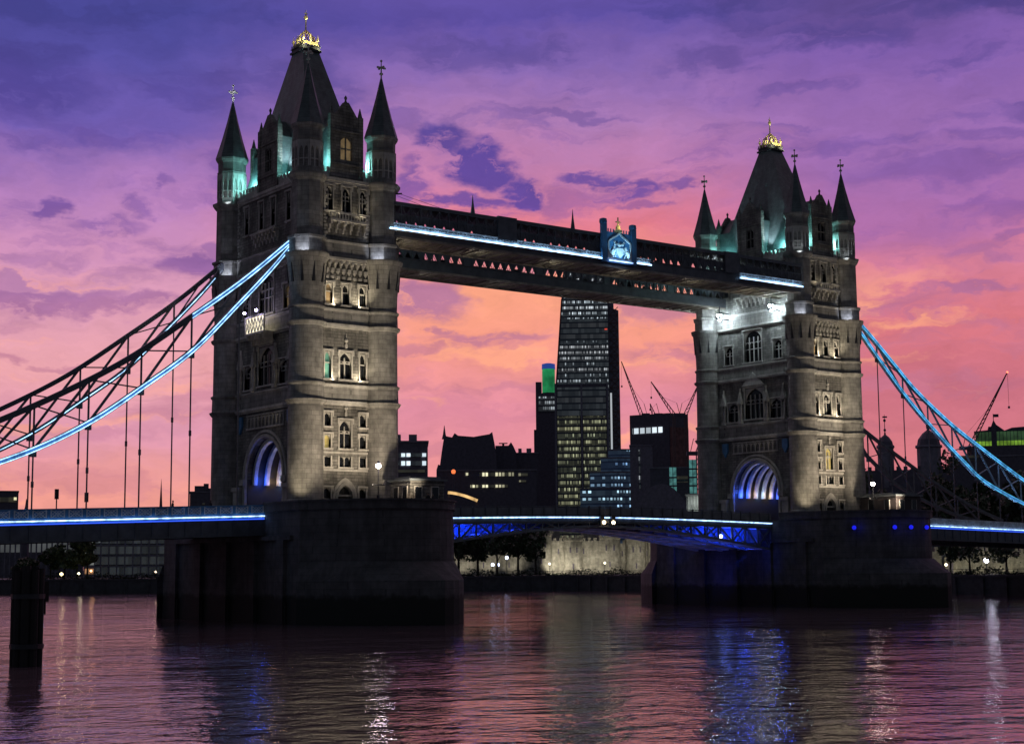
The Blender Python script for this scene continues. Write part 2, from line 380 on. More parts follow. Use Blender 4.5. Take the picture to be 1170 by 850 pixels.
# ------------------------------------------------------------------ the two stone piers
def end_curve(hx, y0, tip, sgn, n=7, p=1.5):
    """pointed-oval pier end from (-hx,y0) round to (hx,y0)"""
    pts = []
    for i in range(2*n+1):
        q = -1+i/n; pts.append((hx*q, sgn*(y0+(tip-y0)*(1-abs(q)**p))))
    return pts
def pier_outline(hx, y0, tip, p=1.5):
    return end_curve(hx, y0, tip, -1, p=p)+list(reversed(end_curve(hx, y0, tip, 1, p=p)))
def pier(X0, label):
    T = thing('bridge_pier', label, 'bridge pier', (X0, 0, 0), group='river piers of the bridge')
    b = MB(); up = pier_outline(9.8, 17, 25.6, 2.3)
    b.plan(pier_outline(10.0, 17.1, 25.9, 2.3), -2, 12.2, up)
    for sgn in (-1, 1):                                          # recessed panels between buttresses under the deck
        for y in (-13.5, -6.8, 0, 6.8, 13.5):
            x0, x1 = (sgn*9.75, sgn*10.35); b.box(x0, x1, y-.8, y+.8, -2, 9.0)
            b.box(x0, sgn*10.2, y-1.1, y+1.1, -2, 2.4)
        b.box(sgn*9.7, sgn*10.25, -15.6, 15.6, 9.0, 9.5)
    b.build('pier_body', 'pier', T)
    for sgn in (-1, 1):                                          # low cutwaters with sloped caps
        b = MB()
        lo = end_curve(10.5, 17.6, 30.2, sgn, p=1.6); hi = end_curve(9.9, 17.2, 26.2, sgn, p=2.1)
        b.plan(lo, -2, 4.6); b.plan(lo, 4.6, 6.6, hi); b.build('cutwater', 'pier', T)
    for sd in (-1, 1):
        b = MB(); e = lambda hx, y0, tip, p=2.3: [(x, y) for x, y in end_curve(hx, y0, tip, sd, p=p)]
        for z0, z1, a, c in ((12.2, 13.05, e(10.0, 17.1, 25.9), e(9.45, 16.7, 25.1)), (13.05, 13.25, e(10.12, 17.2, 26.1), e(9.33, 16.6, 24.9))):
            for i in range(len(a)-1):
                j = i+1
                b.add([(*a[i], z0), (*a[j], z0), (*c[j], z0), (*c[i], z0), (*a[i], z1), (*a[j], z1), (*c[j], z1), (*c[i], z1)],
                      [(0, 1, 2, 3), (4, 5, 6, 7), (0, 1, 5, 4), (2, 3, 7, 6), (1, 2, 6, 5), (0, 3, 7, 4)])
        for sx_ in (-1, 1):
            b.box(sx_*9.45, sx_*10.0, *sorted((sd*9.1, sd*17.1)), 12.2, 13.05); b.box(sx_*9.33, sx_*10.12, *sorted((sd*9.1, sd*17.2)), 13.05, 13.25)
        b.build('parapet', 'pier', T)
    b = MB(); b.box(-9.4, 9.4, -9.0, 9.0, 12.2, 12.25); b.build('road_surface', 'asphalt', T)
    return T
pierA = pier(0, 'near dark granite pier on the left under the taller-looking tower')
pierB = pier(82, 'far dark granite pier on the right with blue dot lights')

# ------------------------------------------------------------------ the towers
ZW = (12.2, 24.9, 26.9, 33.86, 35.7, 41.85, 43.75, 51.0)
HX, HY = 5.0, 9.9
def tower(X0, mr, label, isA):
    T = thing('bridge_tower', label, 'bridge tower', (X0, 0, 0), group='gothic towers of the bridge')
    def fE(u, o, z): return (mr*u, -(HY+o), z)
    def fW(u, o, z): return (mr*u, (HY+o), z)
    def fO(u, o, z): return (-mr*(HX+o), u, z)
    def fI(u, o, z): return (mr*(HX+o), u, z)
    def window(f, u0, u1, z0, z1, pointed=True, mull=1, trans=.45, pane='pane', hood=True, rise=.35, deep=.42):
        b = MB(f); j = .16
        b.box(u0-j, u0, -deep+.05, .13, z0, z1+.1); b.box(u1, u1+j, -deep+.05, .13, z0, z1+.1)
        b.box(u0-.26, u1+.26, -.3, .26, z0-.2, z0)
        if hood:
            b.box(u0-.3, u1+.3, -.05, .24, z1+.1, z1+.3); b.box(u0-.32, u0-.17, .0, .2, z1-.35, z1+.1); b.box(u1+.17, u1+.32, .0, .2, z1-.35, z1+.1)
        zs = z1-(z1-z0)*rise
        b.spandrel(u0, u1, zs, z1, -deep+.12, -.06, pointed)
        n = mull+1; w = (u1-u0)/n
        for k in range(1, n): b.box(u0+w*k-.05, u0+w*k+.05, -deep+.1, -.14, z0, zs+(z1-zs)*.5)
        if trans: zt = z0+(z1-z0)*trans; b.box(u0, u1, -deep+.1, -.16, zt-.05, zt+.05)
        if mull and w > .38:
            for k in range(n): b.spandrel(u0+w*k+.05, u0+w*(k+1)-.05, zs-.3, zs+.12, -deep+.11, -.17, True, 4)
        fr = b.build('window', 'trim', T)
        b = MB(f); b.box(u0-.05, u1+.05, -deep-.05, -deep, z0-.02, z1+.02); b.build('pane', pane, fr)
        return fr
    # ---- walls with real openings
    colsE = ((-2.35, .85), (0.0, 1.55), (2.35, .85))
    colsY = ((-5.1, 1.9), (0, 3.5), (5.1, 1.9))
    for f, nm in ((fE, 'E'), (fW, 'W')):
        west = nm == 'W'
        H1 = []; 
        for (c, w) in colsE:
            side = c != 0
            if side:
                for (a, d) in ((22.1, 23.6), (19.6, 21.1)):
                    H1.append((c-w/2, c+w/2, a, d)); window(f, c-w/2, c+w/2, a, d, mull=0, pane='pane_yel' if (isA and c*mr < 0 and a < 20 and not west) else 'pane', trans=0)
                H1.append((c-w/2, c+w/2, 17.45, 18.6)); window(f, c-w/2, c+w/2, 17.45, 18.6, mull=0, pointed=False, rise=.05, hood=False, trans=0)
                H1.append((c-.45, c+.45, 12.6, 15.0)); window(f, c-.45, c+.45, 12.6, 15.0, mull=0, rise=.2, trans=.5)
            else:
                H1.append((c-w/2, c+w/2, 19.6, 22.8)); window(f, c-w/2, c+w/2, 19.6, 22.8, mull=1, trans=.55, rise=.4, pane='pane_yel' if (not isA and not west) else 'pane')
                H1.append((c-w/2, c+w/2, 17.45, 18.6)); window(f, c-w/2, c+w/2, 17.45, 18.6, mull=1, pointed=False, rise=.05, hood=False, trans=0)
        H1.append((-1.0, 1.0, 12.4, 15.3))
        b = MB(f); b.wall(-4.4, 4.4, ZW[0], ZW[1], H1); b.build('lower_wall', 'wall', T)
        # doorway with pointed orders
        b = MB(f)
        b.box(-1.25, -1.0, -.3, .2, 12.4, 14.6); b.box(1.0, 1.25, -.3, .2, 12.4, 14.6)
        for (r0, r1, oo) in ((1.0, 1.3, .22), (1.35, 1.62, .14)):
            prev = None
            for i in range(13):
                q = -1+i/6; h = sqrt(max(0, 4-(1+abs(q))**2))/sqrt(3)
                a = (q*r0, 14.0+h*r0*1.35); c = (q*r1, 14.0+h*r1*1.4)
                if prev: b.ext([prev[0], a, c, prev[1]], 0.0, oo)
                prev = (a, c)
        b.box(-1.62, -1.35, 0, .14, 12.4, 14.0); b.box(1.35, 1.62, 0, .14, 12.4, 14.0)
        b.spandrel(-1.0, 1.0, 14.0, 15.35, -.4, -.05); b.box(-1, 1, -.35, -.1, 14.1, 14.3)
        dr = b.build('doorway', 'trim', T)
        b = MB(f); b.box(-1.0, 1.0, -.5, -.44, 12.3, 14.1); b.build('door_leaf', 'darkmetal', dr)
        b = MB(f); b.box(-1.0, 1.0, -.5, -.44, 14.1, 15.4); b.build('fanlight', 'pane', dr)
        # stage 2 and 3
        H2 = []
        for (c, w) in colsE:
            H2.append((c-w/2, c+w/2, 27.6, 30.7))
            window(f, c-w/2, c+w/2, 27.6, 30.7, mull=1 if c == 0 else 0, trans=.6, pane='pane_teal' if (isA and c*mr < 0 and not west) else 'pane')
        b = MB(f); b.wall(-4.4, 4.4, ZW[2], ZW[3], H2); b.build('middle_wall', 'wall', T)
        H3 = []
        for (c, w) in ((-2.25, .9), (0, .9), (2.25, .9)):
            H3.append((c-w/2, c+w/2, 36.3, 38.7))
            window(f, c-w/2, c+w/2, 36.3, 38.7, mull=0, trans=.62, pane='pane_warm' if (c*mr < 0) != west else 'pane')
        b = MB(f); b.wall(-4.4, 4.4, ZW[4], ZW[5], H3); b.build('upper_wall', 'wall', T)
        H4 = []
        for (c, w) in ((-2.35, 1.0), (0, 1.1), (2.35, 1.0)):
            H4.append((c-w/2, c+w/2, 47.3, 50.2)); window(f, c-w/2, c+w/2, 47.3, 50.2, mull=1, trans=.5)
        b = MB(f); b.wall(-4.4, 4.4, ZW[6]-2, ZW[7]+.2, H4); b.build('top_wall', 'wall', T)
    # inner and outer wide faces
    for f, nm in ((fO, 'O'), (fI, 'I')):
        b = MB(f); b.wall(-8.9, 8.9, ZW[0], ZW[1], [(-4.6, 4.6, 12.2, 21.4)], depth=.01)
        b.spandrel(-4.6, 4.6, 16.6, 21.4, -.6, -.002, False, 12)
        b.build('portal_wall', 'wall', T)
        b = MB(f)                                                  # moulded arch orders
        for (r0, r1, oo) in ((4.6, 4.95, .3), (5.15, 5.45, .18)):
            prev = None
            for i in range(25):
                an = pi-pi*i/24; k = 4.8/4.6
                a = (r0*cos(an), 16.6+r0*k*sin(an)); c = (r1*cos(an), 16.6+r1*k*sin(an))
                if prev: b.ext([prev[0], a, c, prev[1]], 0.0, oo)
                prev = (a, c)
            b.box(-r1, -r0, 0, oo, 12.2, 16.6); b.box(r0, r1, 0, oo, 12.2, 16.6)
        b.box(-5.7, -4.65, 0, .5, 15.9, 16.6); b.box(4.65, 5.7, 0, .5, 15.9, 16.6)
        for u in (-6.3, 6.3):                                      # niche pedestals beside the arch
            b.box(u-.6, u+.6, 0, .7, 12.2, 15.2); b.box(u-.8, u+.8, 0, .9, 15.2, 15.7)
        b.build('portal_arch', 'trim', T)
        b = MB(f)
        for k in range(11):
            u = -4.5+.9*k; b.box(u-.06, u+.06, 0, .12, 22.7, 24.1)
            if k < 10: b.spandrel(u+.06, u+.84, 23.4, 23.95, 0, .1)
        b.box(-4.7, 4.7, 0, .18, 22.5, 22.7); b.box(-4.7, 4.7, 0, .18, 24.1, 24.25)
        b.build('blind_tracery', 'trim', T)
        for u in (-6.2, 6.2):
            b = MB(f); b.ext([(u-.55, 24.2), (u+.55, 24.2), (u+.55, 23.0), (u, 22.1), (u-.55, 23.0)], .05, .3); b.build('shield', 'steel_blue', T)  # blue plate colour stands in for the blue light on the shields
        H2 = []
        for (c, w, h) in ((-4.4, 2.2, 30.2), (4.4, 2.2, 30.2)):
            H2.append((c-w/2, c+w/2, 27.4, h)); window(f, c-w/2, c+w/2, 27.4, h, mull=1, trans=.55, rise=.3)
        H2.append((-1.9, 1.9, 27.6, 32.2)); window(f, -1.9, 1.9, 27.6, 32.2, mull=3, trans=.5, rise=.4)
        b = MB(f); b.wall(-8.9, 8.9, ZW[2], ZW[3], H2); b.build('middle_wall', 'wall', T)
        for u in (-2.7, 2.7, -6.2, 6.2):                          # gabled niches flanking the middle window
            b = MB(f); b.box(u-.35, u+.35, 0, .55, 27.0, 27.5); b.box(u-.42, u+.42, .0, .6, 30.0, 30.3)
            b.ext([(u-.42, 30.3), (u+.42, 30.3), (u, 31.8)], .05, .5); b.box(u-.08, u+.08, .15, .35, 31.6, 32.4)
            b.box(u-.35, u-.25, .3, .45, 27.5, 30.0); b.box(u+.25, u+.35, .3, .45, 27.5, 30.0)
            b.box(u-.16, u+.16, .05, .35, 27.5, 29.2); b.lathe([(29.2, .1), (29.35, .16), (29.6, .12)], u, .2, 6)
            b.build('niche', 'trim', T)
        b = MB(f); b.ext([(-2.3, 32.6), (2.3, 32.6), (0, 34.6)], .05, .35); b.build('window_gable', 'trim', T)
        H3 = []
        for (c, w, h) in ((-5.1, 1.7, 39.0), (5.1, 1.7, 39.0)):
            H3.append((c-w/2, c+w/2, 36.2, h)); window(f, c-w/2, c+w/2, 36.2, h, mull=1, trans=.5, rise=.35, pane='pane_warm' if (isA and c < 0 and nm == 'O') else 'pane')
        H3.append((-1.8, 1.8, 36.2, 40.9)); window(f, -1.8, 1.8, 36.2, 40.9, pointed=False, mull=3, trans=.42, rise=.38)
        b = MB(f); b.wall(-8.9, 8.9, ZW[4], ZW[5], H3); b.build('upper_wall', 'wall', T)
        H4 = []
        for c in (-5.3, -1.5, 1.5, 5.3):
            H4.append((c-.5, c+.5, 46.6, 50.0)); window(f, c-.5, c+.5, 46.6, 50.0, mull=0, trans=.5)
        b = MB(f); b.wall(-8.9, 8.9, ZW[6]-2, ZW[7]+.2, H4); b.build('top_wall', 'wall', T)
    # ---- string courses, bands
    b = MB()
    def ringbox(ex, z0, z1, bb=None):
        bb = bb or b
        hx, hy = HX+ex, HY+ex
        for (x0, x1, y0, y1) in ((-3.9, 3.9, -hy, -hy+ex+.3), (-3.9, 3.9, hy-ex-.3, hy), (-hx, -hx+ex+.3, -8.5, 8.5), (hx-ex-.3, hx, -8.5, 8.5)):
            bb.box(x0, x1, y0, y1, z0, z1)
    for zc, e in ((24.75, .42), (33.7, .42), (41.5, .5)): ringbox(e, zc, zc+.3); ringbox(e*.6, zc-.22, zc-.002)
    for zc, e in ((26.8, .3), (35.6, .3), (43.6, .3)): ringbox(e, zc, zc+.2); ringbox(e*.5, zc-.15, zc-.002)
    for f in (fE, fW):
        q = MB(f); q.box(-3.4, 3.4, 0, .16, 16.95, 17.2); q.box(-3.4, 3.4, 0, .12, 19.0, 19.2)
        n = len(b.v); b.v += q.v; b.f += [[i+n for i in fc] for fc in q.f]
    ringbox(.35, 50.9, 51.25); ringbox(.2, 50.6, 50.898)
    b.build('string_course', 'trim', T)
    b = MB(); ringbox(.12, 25.052, 26.648); ringbox(.12, 34.002, 35.448); ringbox(.15, 41.802, 43.448); b.build('smooth_band', 'turret', T)
    # ---- corbel table and finials on narrow faces
    for f in (fE, fW):
        b = MB(f)
        for k in range(9):
            u = -3.0+.75*k
            b.box(u-.16, u+.16, 0, .42, 41.0, 41.28); b.ext([(u-.16, 41.0), (u+.16, 41.0), (u, 40.55)], .02, .3)
        for k in range(8):
            u = -2.62+.75*k; b.box(u-.2, u+.2, 0, .28, 40.1, 40.5); b.ext([(u-.2, 40.1), (u+.2, 40.1), (u, 39.75)], .02, .2)
            b.box(u-.2, u+.2, 0, .22, 39.3, 39.62)
        b.build('corbel_table', 'trim', T)
        for (uc, z) in ((0, 31.2), (0, 23.3)):
            b = MB(f); b.box(uc-.16, uc+.16, 0, .25, z, z+.45); b.lathe([(z+.45, .12), (z+.75, .1), (z+.85, .26), (z+1.05, .22), (z+1.15, .09), (z+1.75, .02)], uc, .2, 6); b.build('finial', 'trim', T)
        b = MB(f)                                                  # balcony of the top stage
        b.box(-2.6, 2.6, 0, 1.0, 46.0, 46.25)
        for k in range(6):
            u = -2.4+.96*k; b.ext([(u-.14, 46.0), (u+.14, 46.0), (u+.14, 45.6), (u-.14, 45.6)], 0, .85); b.box(u-.13, u+.13, 0, .5, 45.1, 45.6); b.box(u-.12, u+.12, 0, .25, 44.7, 45.1)
        b.box(-2.6, 2.6, .85, 1.0, 46.85, 47.0)
        for k in range(14): u = -2.55+5.1*k/13; b.box(u-.05, u+.05, .87, .98, 46.25, 46.85)
        b.build('balcony', 'trim', T)
    for f in (fO, fI):
        b = MB(f); b.box(-3, 3, 0, .9, 46.0, 46.2)
        for k in range(7):
            u = -2.7+.9*k; b.box(u-.13, u+.13, 0, .75, 45.6, 46.0); b.box(u-.12, u+.12, 0, .45, 45.1, 45.6); b.box(u-.1, u+.1, 0, .2, 44.6, 45.1)
        b.build('balcony', 'trim', T)
    # ---- quoins beside the turrets on the top stage
    b = MB()
    for f in (fE, fW):
        q = MB(f)
        for sg in (-1, 1):
            for k in range(16):
                z = 44.1+.42*k; w = .55 if k % 2 else .32
                q.box(sg*3.05, sg*(3.05-w), 0, .1, z, z+.3)
        n = len(b.v); b.v += q.v; b.f += [[i+n for i in fc] for fc in q.f]
    for f in (fO, fI):
        q = MB(f)
        for sg in (-1, 1):
            for k in range(16):
                z = 44.1+.42*k; w = .6 if k % 2 else .35
                q.box(sg*7.75, sg*(7.75-w), 0, .1, z, z+.3)
        n = len(b.v); b.v += q.v; b.f += [[i+n for i in fc] for fc in q.f]
    b.build('quoin', 'trim', T)
    # ---- corner turrets
    for sx_ in (-1, 1):
        for sy in (-1, 1):
            b = MB()
            b.lathe([(12.2, 2.45), (12.9, 2.45), (13.0, 2.3), (13.5, 2.3), (13.7, 2.1), (24.4, 2.03), (24.7, 2.3), (24.95, 2.42), (25.1, 2.1), (26.6, 2.06), (26.75, 2.22), (26.95, 2.25), (27.1, 1.98),
                     (33.4, 1.95), (33.65, 2.25), (33.9, 2.32), (34.05, 2.02), (35.4, 1.98), (35.6, 2.15), (35.75, 2.16), (35.9, 1.92), (37.6, 1.96), (39.2, 2.12), (41.2, 2.34), (41.45, 2.55), (41.85, 2.62), (41.95, 2.15)], 0, 0, 24)
            tu = b.build('corner_turret', 'turret', T, smooth=35, loc=(sx_*5.02*mr*1.0, sy*9.6, 0))
            b = MB(); b.lathe([(41.9, 2.12), (43.4, 2.12), (43.55, 2.32), (43.8, 2.34), (43.95, 1.86), (50.3, 1.82), (50.6, 2.1), (50.95, 2.32), (51.2, 2.34), (51.3, 1.8)], 0, 0, 8)
            b.build('upper_shaft', 'turret', tu)
            b = MB(); b.lathe([(51.25, 1.62), (56.3, 1.62)], 0, 0, 8); b.lathe([(51.25, 1.8), (51.9, 1.8)], 0, 0, 8); b.lathe([(55.0, 1.78), (55.25, 1.85), (55.3, 1.72), (56.4, 1.74), (56.8, 2.0), (57.02, 2.04)], 0, 0, 8)
            b.build('lantern_stage', 'turret', tu)
            b = MB()
            for k in range(8):
                a = 2*pi*k/8; ca, sa = cos(a), sin(a)
                def g(u, o, z, ca=ca, sa=sa): r = 1.5+o; return (ca*r-sa*u, sa*r+ca*u, z)
                q = MB(g)
                for u in (-.6, 0, .6): q.box(u-.07, u+.07, 0, .2, 51.9, 55.0)
                for u in (-.3, .3): q.spandrel(u-.23, u+.23, 53.6, 54.3, .0, .16, True, 4)
                q.box(-.62, .62, 0, .17, 54.3, 55.0); q.box(-.62, .62, 0, .18, 52.7, 52.85)
                n = len(b.v); b.v += q.v; b.f += [[i+n for i in fc] for fc in q.f]
            b.build('lantern_tracery', 'trim', tu)
            b = MB(); b.lathe([(57.0, 2.08), (57.2, 2.02), (59.6, 1.30), (62.0, .68), (64.4, .14), (64.5, .1)], 0, 0, 8); b.build('cone_roof', 'slate', tu)
            b = MB(); b.lathe([(64.4, .1), (64.9, .08), (65.0, .24), (65.15, .22), (65.25, .09), (66.7, .05)], 0, 0, 8)
            b.box(-.48, .48, -.08, .08, 65.75, 65.95); b.box(-.08, .08, -.48, .48, 65.75, 65.95)
            for e in (-.5, .5): b.ball((e, 0, 65.85), .15, 6, 4); b.ball((0, e, 65.85), .15, 6, 4)
            b.ball((0, 0, 66.7), .16, 6, 4); b.ball((0, 0, 65.85), .2, 6, 4)
            b.build('finial', 'trim', tu)
            b = MB()                                               # dark marks that paint the shade of lancet recesses on the flare
            for k in range(10):
                a = 2*pi*k/10+.2; r0, r1 = 2.02, 2.3
                def g(u, o, z, a=a): r = 1.93+(z-36.5)*.082+o+.02; return (cos(a)*r-sin(a)*u, sin(a)*r+cos(a)*u, z)
                q = MB(g); q.ext([(-.17, 38.4), (.17, 38.4), (.0, 40.6)], -.1, .06)
                n = len(b.v); b.v += q.v; b.f += [[i+n for i in fc] for fc in q.f]
            b.build('lancet', 'darkmetal', tu)
    # ---- top: floor, battlements
    b = MB(); b.box(-HX, HX, -HY, HY, 50.95, 51.2); b.build('parapet_walk', 'lead', T)
    b = MB()
    for sgn in (-1, 1):
        for k in range(9):
            u = -3.2+.8*k; y0, y1 = sorted((sgn*HY, sgn*(HY-.3))); b.box(u-.26, u+.26, y0, y1, 51.9, 52.5)
        y0, y1 = sorted((sgn*HY, sgn*(HY-.3))); b.box(-3.4, 3.4, y0, y1, 51.2, 51.9)
        for k in range(19):
            u = -7.2+.8*k; x0, x1 = sorted((sgn*HX, sgn*(HX-.3))); b.box(x0, x1, u-.26, u+.26, 51.9, 52.5)
        x0, x1 = sorted((sgn*HX, sgn*(HX-.3))); b.box(x0, x1, -7.8, 7.8, 51.2, 51.9)
    b.build('battlement', 'trim', T)
    # ---- main roof
    hx = lambda z: 1.15+(69.2-z)*.168; hy = lambda z: 1.35+(69.2-z)*.404
    b = MB(); lv = [51.2, 54.5, 60, 65, 69.2]
    vs = []
    for z in lv:
        X, Y = hx(z), hy(z)
        vs += [(-X, -Y, z), (X, -Y, z), (X, Y, z), (-X, Y, z)]
    fs = [(4*j+i, 4*j+(i+1) % 4, 4*j+4+(i+1) % 4, 4*j+4+i) for j in range(len(lv)-1) for i in range(4)]+[(0, 1, 2, 3), tuple(4*len(lv)-4+i for i in range(4))]
    b.add(vs, fs)
    rf = b.build('roof', 'slate', T)
    b = MB(); b.box(-1.35, 1.35, -1.6, 1.6, 69.2, 69.45); b.box(-1.2, 1.2, -1.4, 1.4, 69.45, 69.8)
    for x in (-1.15, 1.15):
        for k in range(6): b.box(x-.05, x+.05, -1.4+.56*k-.05, -1.4+.56*k+.05, 69.8, 70.3)
    b.box(-1.3, 1.3, -1.52, 1.52, 69.802, 69.9)
    b.build('roof_crest', 'darkmetal', rf)
    b = MB()                                                        # gilded crown
    for x in (-1.0, 0, 1.0):
        for y in (-1.25, -.4, .4, 1.25):
            if x == 0 and abs(y) < 1: continue
            b.lathe([(69.9, .1), (70.6, .09), (70.7, .2), (70.95, .17), (71.1, .06), (71.5, .02)], x, y, 6)
    for x in (-1.0, 1.0): b.bar((x, -1.25, 70.3), (x, 1.25, 70.3), .1, .35)
    for y in (-1.25, 1.25): b.bar((-1, y, 70.3), (1, y, 70.3), .1, .35)
    for k in range(8):
        a = 2*pi*k/8; p = None
        for i in range(6):
            q = i/5; r = (1.0+.15*sin(q*pi))*(1-q*q)+.08; c = (r*cos(a), r*sin(a)*1.1, 70.2+2.0*q)
            if p: b.tube(p, c, .09, n=5)
            p = c
        b.ball((.95*cos(a), 1.05*sin(a), 71.2), .13, 6, 4)
    b.lathe([(72.0, .22), (72.3, .1), (73.6, .08), (73.7, .2), (73.85, .26), (74.05, .24), (74.2, .1), (74.4, .06), (74.9, .02)], 0, 0, 8)
    b.box(-.22, .22, -.05, .05, 74.35, 74.45)
    b.build('crown_finial', 'gold', rf)
    # ---- gables (dormers) on four sides
    def gable(f, w, inner, lit):
        b = MB(f)
        hole = (-.8, .8, 53.6, 56.4)
        b.ext([(-w, 51.2), (-.8, 51.2), (-.8, 57.0), (-w, 57.0)], -.45, .05); b.ext([(.8, 51.2), (w, 51.2), (w, 57.0), (.8, 57.0)], -.45, .05)
        b.ext([(-.8, 51.2), (.8, 51.2), (.8, 53.6), (-.8, 53.6)], -.45, .05); b.ext([(-.8, 56.4), (.8, 56.4), (.8, 57.0), (-.8, 57.0)], -.45, .05)
        b.ext([(-w, 57.0), (w, 57.0), (w, 58.3), (w-.5, 58.6), (.45, 60.4), (.3, 60.6), (-.3, 60.6), (-.45, 60.4), (-w+.5, 58.6), (-w, 58.3)], -.45, .05)
        b.box(-.8, .8, -.3, -.1, 54.9, 55.05); b.box(-.06, .06, -.3, -.1, 53.6, 56.4); b.spandrel(-.8, .8, 55.6, 56.4, -.32, -.08)
        for u in (-w+.25, w-.25):
            b.box(u-.3, u+.3, -.5, .15, 51.2, 59.0); b.lathe([(59.0, .38), (59.1, .3), (60.2, .04)], u, -.17, 4, pi/4)
        b.lathe([(60.6, .2), (60.9, .1), (61.2, .2), (61.5, .03)], 0, -.2, 6)
        b.box(-w, w, -.02, .2, 52.9, 53.1); b.box(-w, w, -.02, .2, 56.9, 57.1)
        g = b.build('gable', 'wall', T)
        b = MB(f); b.ext([(-w+.1, 51.25), (w-.1, 51.25), (w-.1, 57.6), (0, 60.1), (-w+.1, 57.6)], -inner, -.46); b.build('gable_roof', 'slate', g)
        b = MB(f); b.box(-.8, .8, -.44, -.4, 53.6, 56.4); b.build('pane', lit, g)
    gable(fE, 2.2, 4.2, 'pane_warm' if isA else 'pane'); gable(fW, 2.2, 4.2, 'pane'); gable(fO, 2.5, 2.6, 'pane'); gable(fI, 2.5, 2.6, 'pane')
    # ---- road passage: vault with lit ribs
    b = MB()
    for sgn in (-1, 1):
        y0, y1 = sorted((sgn*4.6, sgn*5.0)); b.box(-4.9, 4.9, y0, y1, 12.2, 16.6)
    prev = None
    for i in range(17):
        an = pi*i/16; c = (4.62*cos(an), 16.6+4.82*sin(an))
        if prev: b.add([(-4.9, *prev), (4.9, *prev), (4.9, *c), (-4.9, *c)], [(0, 1, 2, 3)])
        prev = c
    b.build('passage_vault', 'darkmetal', T)
    for k in range(6):
        x = -4.1+1.64*k; b = MB(); prev = None
        for i in range(21):
            an = pi*i/20; a = (4.1*cos(an), 15.9+5.0*sin(an)); c = (4.58*cos(an), 15.9+5.45*sin(an))
            if prev: 
                b.add([(x-.24, *prev[0]), (x+.24, *prev[0]), (x+.24, *a), (x-.24, *a), (x-.24, *prev[1]), (x+.24, *prev[1]), (x+.24, *c), (x-.24, *c)], [(0, 1, 2, 3), (4, 5, 6, 7), (0, 3, 7, 4), (1, 2, 6, 5)])
            prev = (a, c)
        b.build('vault_rib', 'steel_white', T)
    # blue and warm lamps at the spring of the vault, teal lamps round the roof, uplights on the ledges
    for k in range(6):
        x = mr*(-3.3+1.64*k) if k < 5 else mr*4.6
        for sgn in (-1, 1):
            cc, e = ((.04, .12, 1), 85) if (k in (0, 4, 5)) else (((1, .62, .3), 40) if k in (1, 3) else ((.5, .66, 1), 60))
            lamp('passage_lamp', 'POINT', (x, sgn*3.75, 16.4), e, cc, .12, parent=T)
    for sx_ in (-1, 1):
        for sy in (-1, 1):
            lamp('roof_lamp', 'POINT', (sx_*4.45*mr, sy*5.9, 53.3), 620, (.28, .85, .86), .2, parent=T); lamp('roof_lamp', 'POINT', (sx_*2.9*mr, sy*9.1, 53.4), 430, (.28, .85, .86), .2, parent=T)
            lamp('roof_spot', 'SPOT', (sx_*4.75*mr, sy*3.4, 52.9), 2300, (.75, .9, 1.0), .2, target=(sx_*2.2*mr, sy*2.6, 61), angle=60, parent=T)
            u = Vector((-.62, -.78))
            if sx_*mr < 0 or sy < 0:
                if not isA or (sx_ < 0 and sy > 0): lamp('lantern_lamp', 'SPOT', (sx_*5.02*mr+u.x*2.6, sy*9.6+u.y*2.6, 50.9), 60, (.8, .9, 1.0), .1, target=(sx_*5.02*mr, sy*9.6, 54.5), angle=110, parent=T)
                lamp('ledge_lamp', 'SPOT', (sx_*5.02*mr+u.x*2.95, sy*9.6+u.y*2.95, 42.0), 110, (.72, .78, 1.0), .12, target=(sx_*5.02*mr, sy*9.6, 44.3), angle=120, parent=T)
    if isA: lamp('finial_lamp', 'SPOT', (-7.2, 6.6, 62.5), 900, (.85, .88, 1), .1, target=(-5.02, 9.6, 65.8), angle=30, parent=T)
    lamp('crown_lamp', 'SPOT', (-1.7, -2.4, 69.3), 900, (1, .95, .55), .12, target=(0, 0, 71.6), angle=70, parent=T)
    lamp('crown_lamp', 'SPOT', (1.7, -2.4, 69.3), 600, (1, .95, .55), .12, target=(0, 0, 71.6), angle=70, parent=T)
    for (z, e) in ((27.2, 230), (36.0, 270), (46.4, 60)):
        for u in (-1.7, 1.7):
            lamp('facade_lamp', 'SPOT', (u, -HY-.75, z), e*1.35, (1, .84, .60), .1, target=(u, -HY+.2, z+4), angle=125, blend=.8, parent=T)
    return T
TA = tower(0, 1, 'nearer tall stone tower with pointed turrets, left of the walkways', True)
TB = tower(82, -1, 'farther stone tower with floodlit upper windows, right of the walkways', False)

# warm floodlights on the pier tops
for X, k in ((0, 1.0), (82, 1.1)):
    for dx in (-3.6, 3.4):
        lamp('pier_floodlight', 'SPOT', (X+dx, -21.5, 13.0), 6300*k, (1, .81, .60), .4, target=(X+dx*.6, -10, 24), angle=75, blend=.9)
    lamp('pier_floodlight', 'SPOT', (X-1, -24.2, 13.4), 9500*k, (1, .86, .68), .4, target=(X, -9, 36), angle=42, blend=.9)
    lamp('pier_floodlight', 'SPOT', (X-8.7, -13.6, 12.8), 1100*k, (1, .82, .58), .2, target=(X-5.4, -10, 20), angle=80, blend=.9)
# small lamp housings standing on the pier tops
for X in (0, 82):
    for dx in (-3.6, 3.4):
        b = MB(); b.box(-.3, .3, -.2, .2, 0, .35); b.tube((0, 0, .2), (0, .1, .6), .22, .28)
        tag(b.build('floodlight', 'darkmetal', loc=(X+dx, -22.1, 12.2)), 'small dark floodlight on the pier top aimed up at the '+('left' if X == 0 else 'right')+' tower, '+('left' if dx < 0 else 'right')+' of two', 'floodlight', 'floodlights on the pier tops')

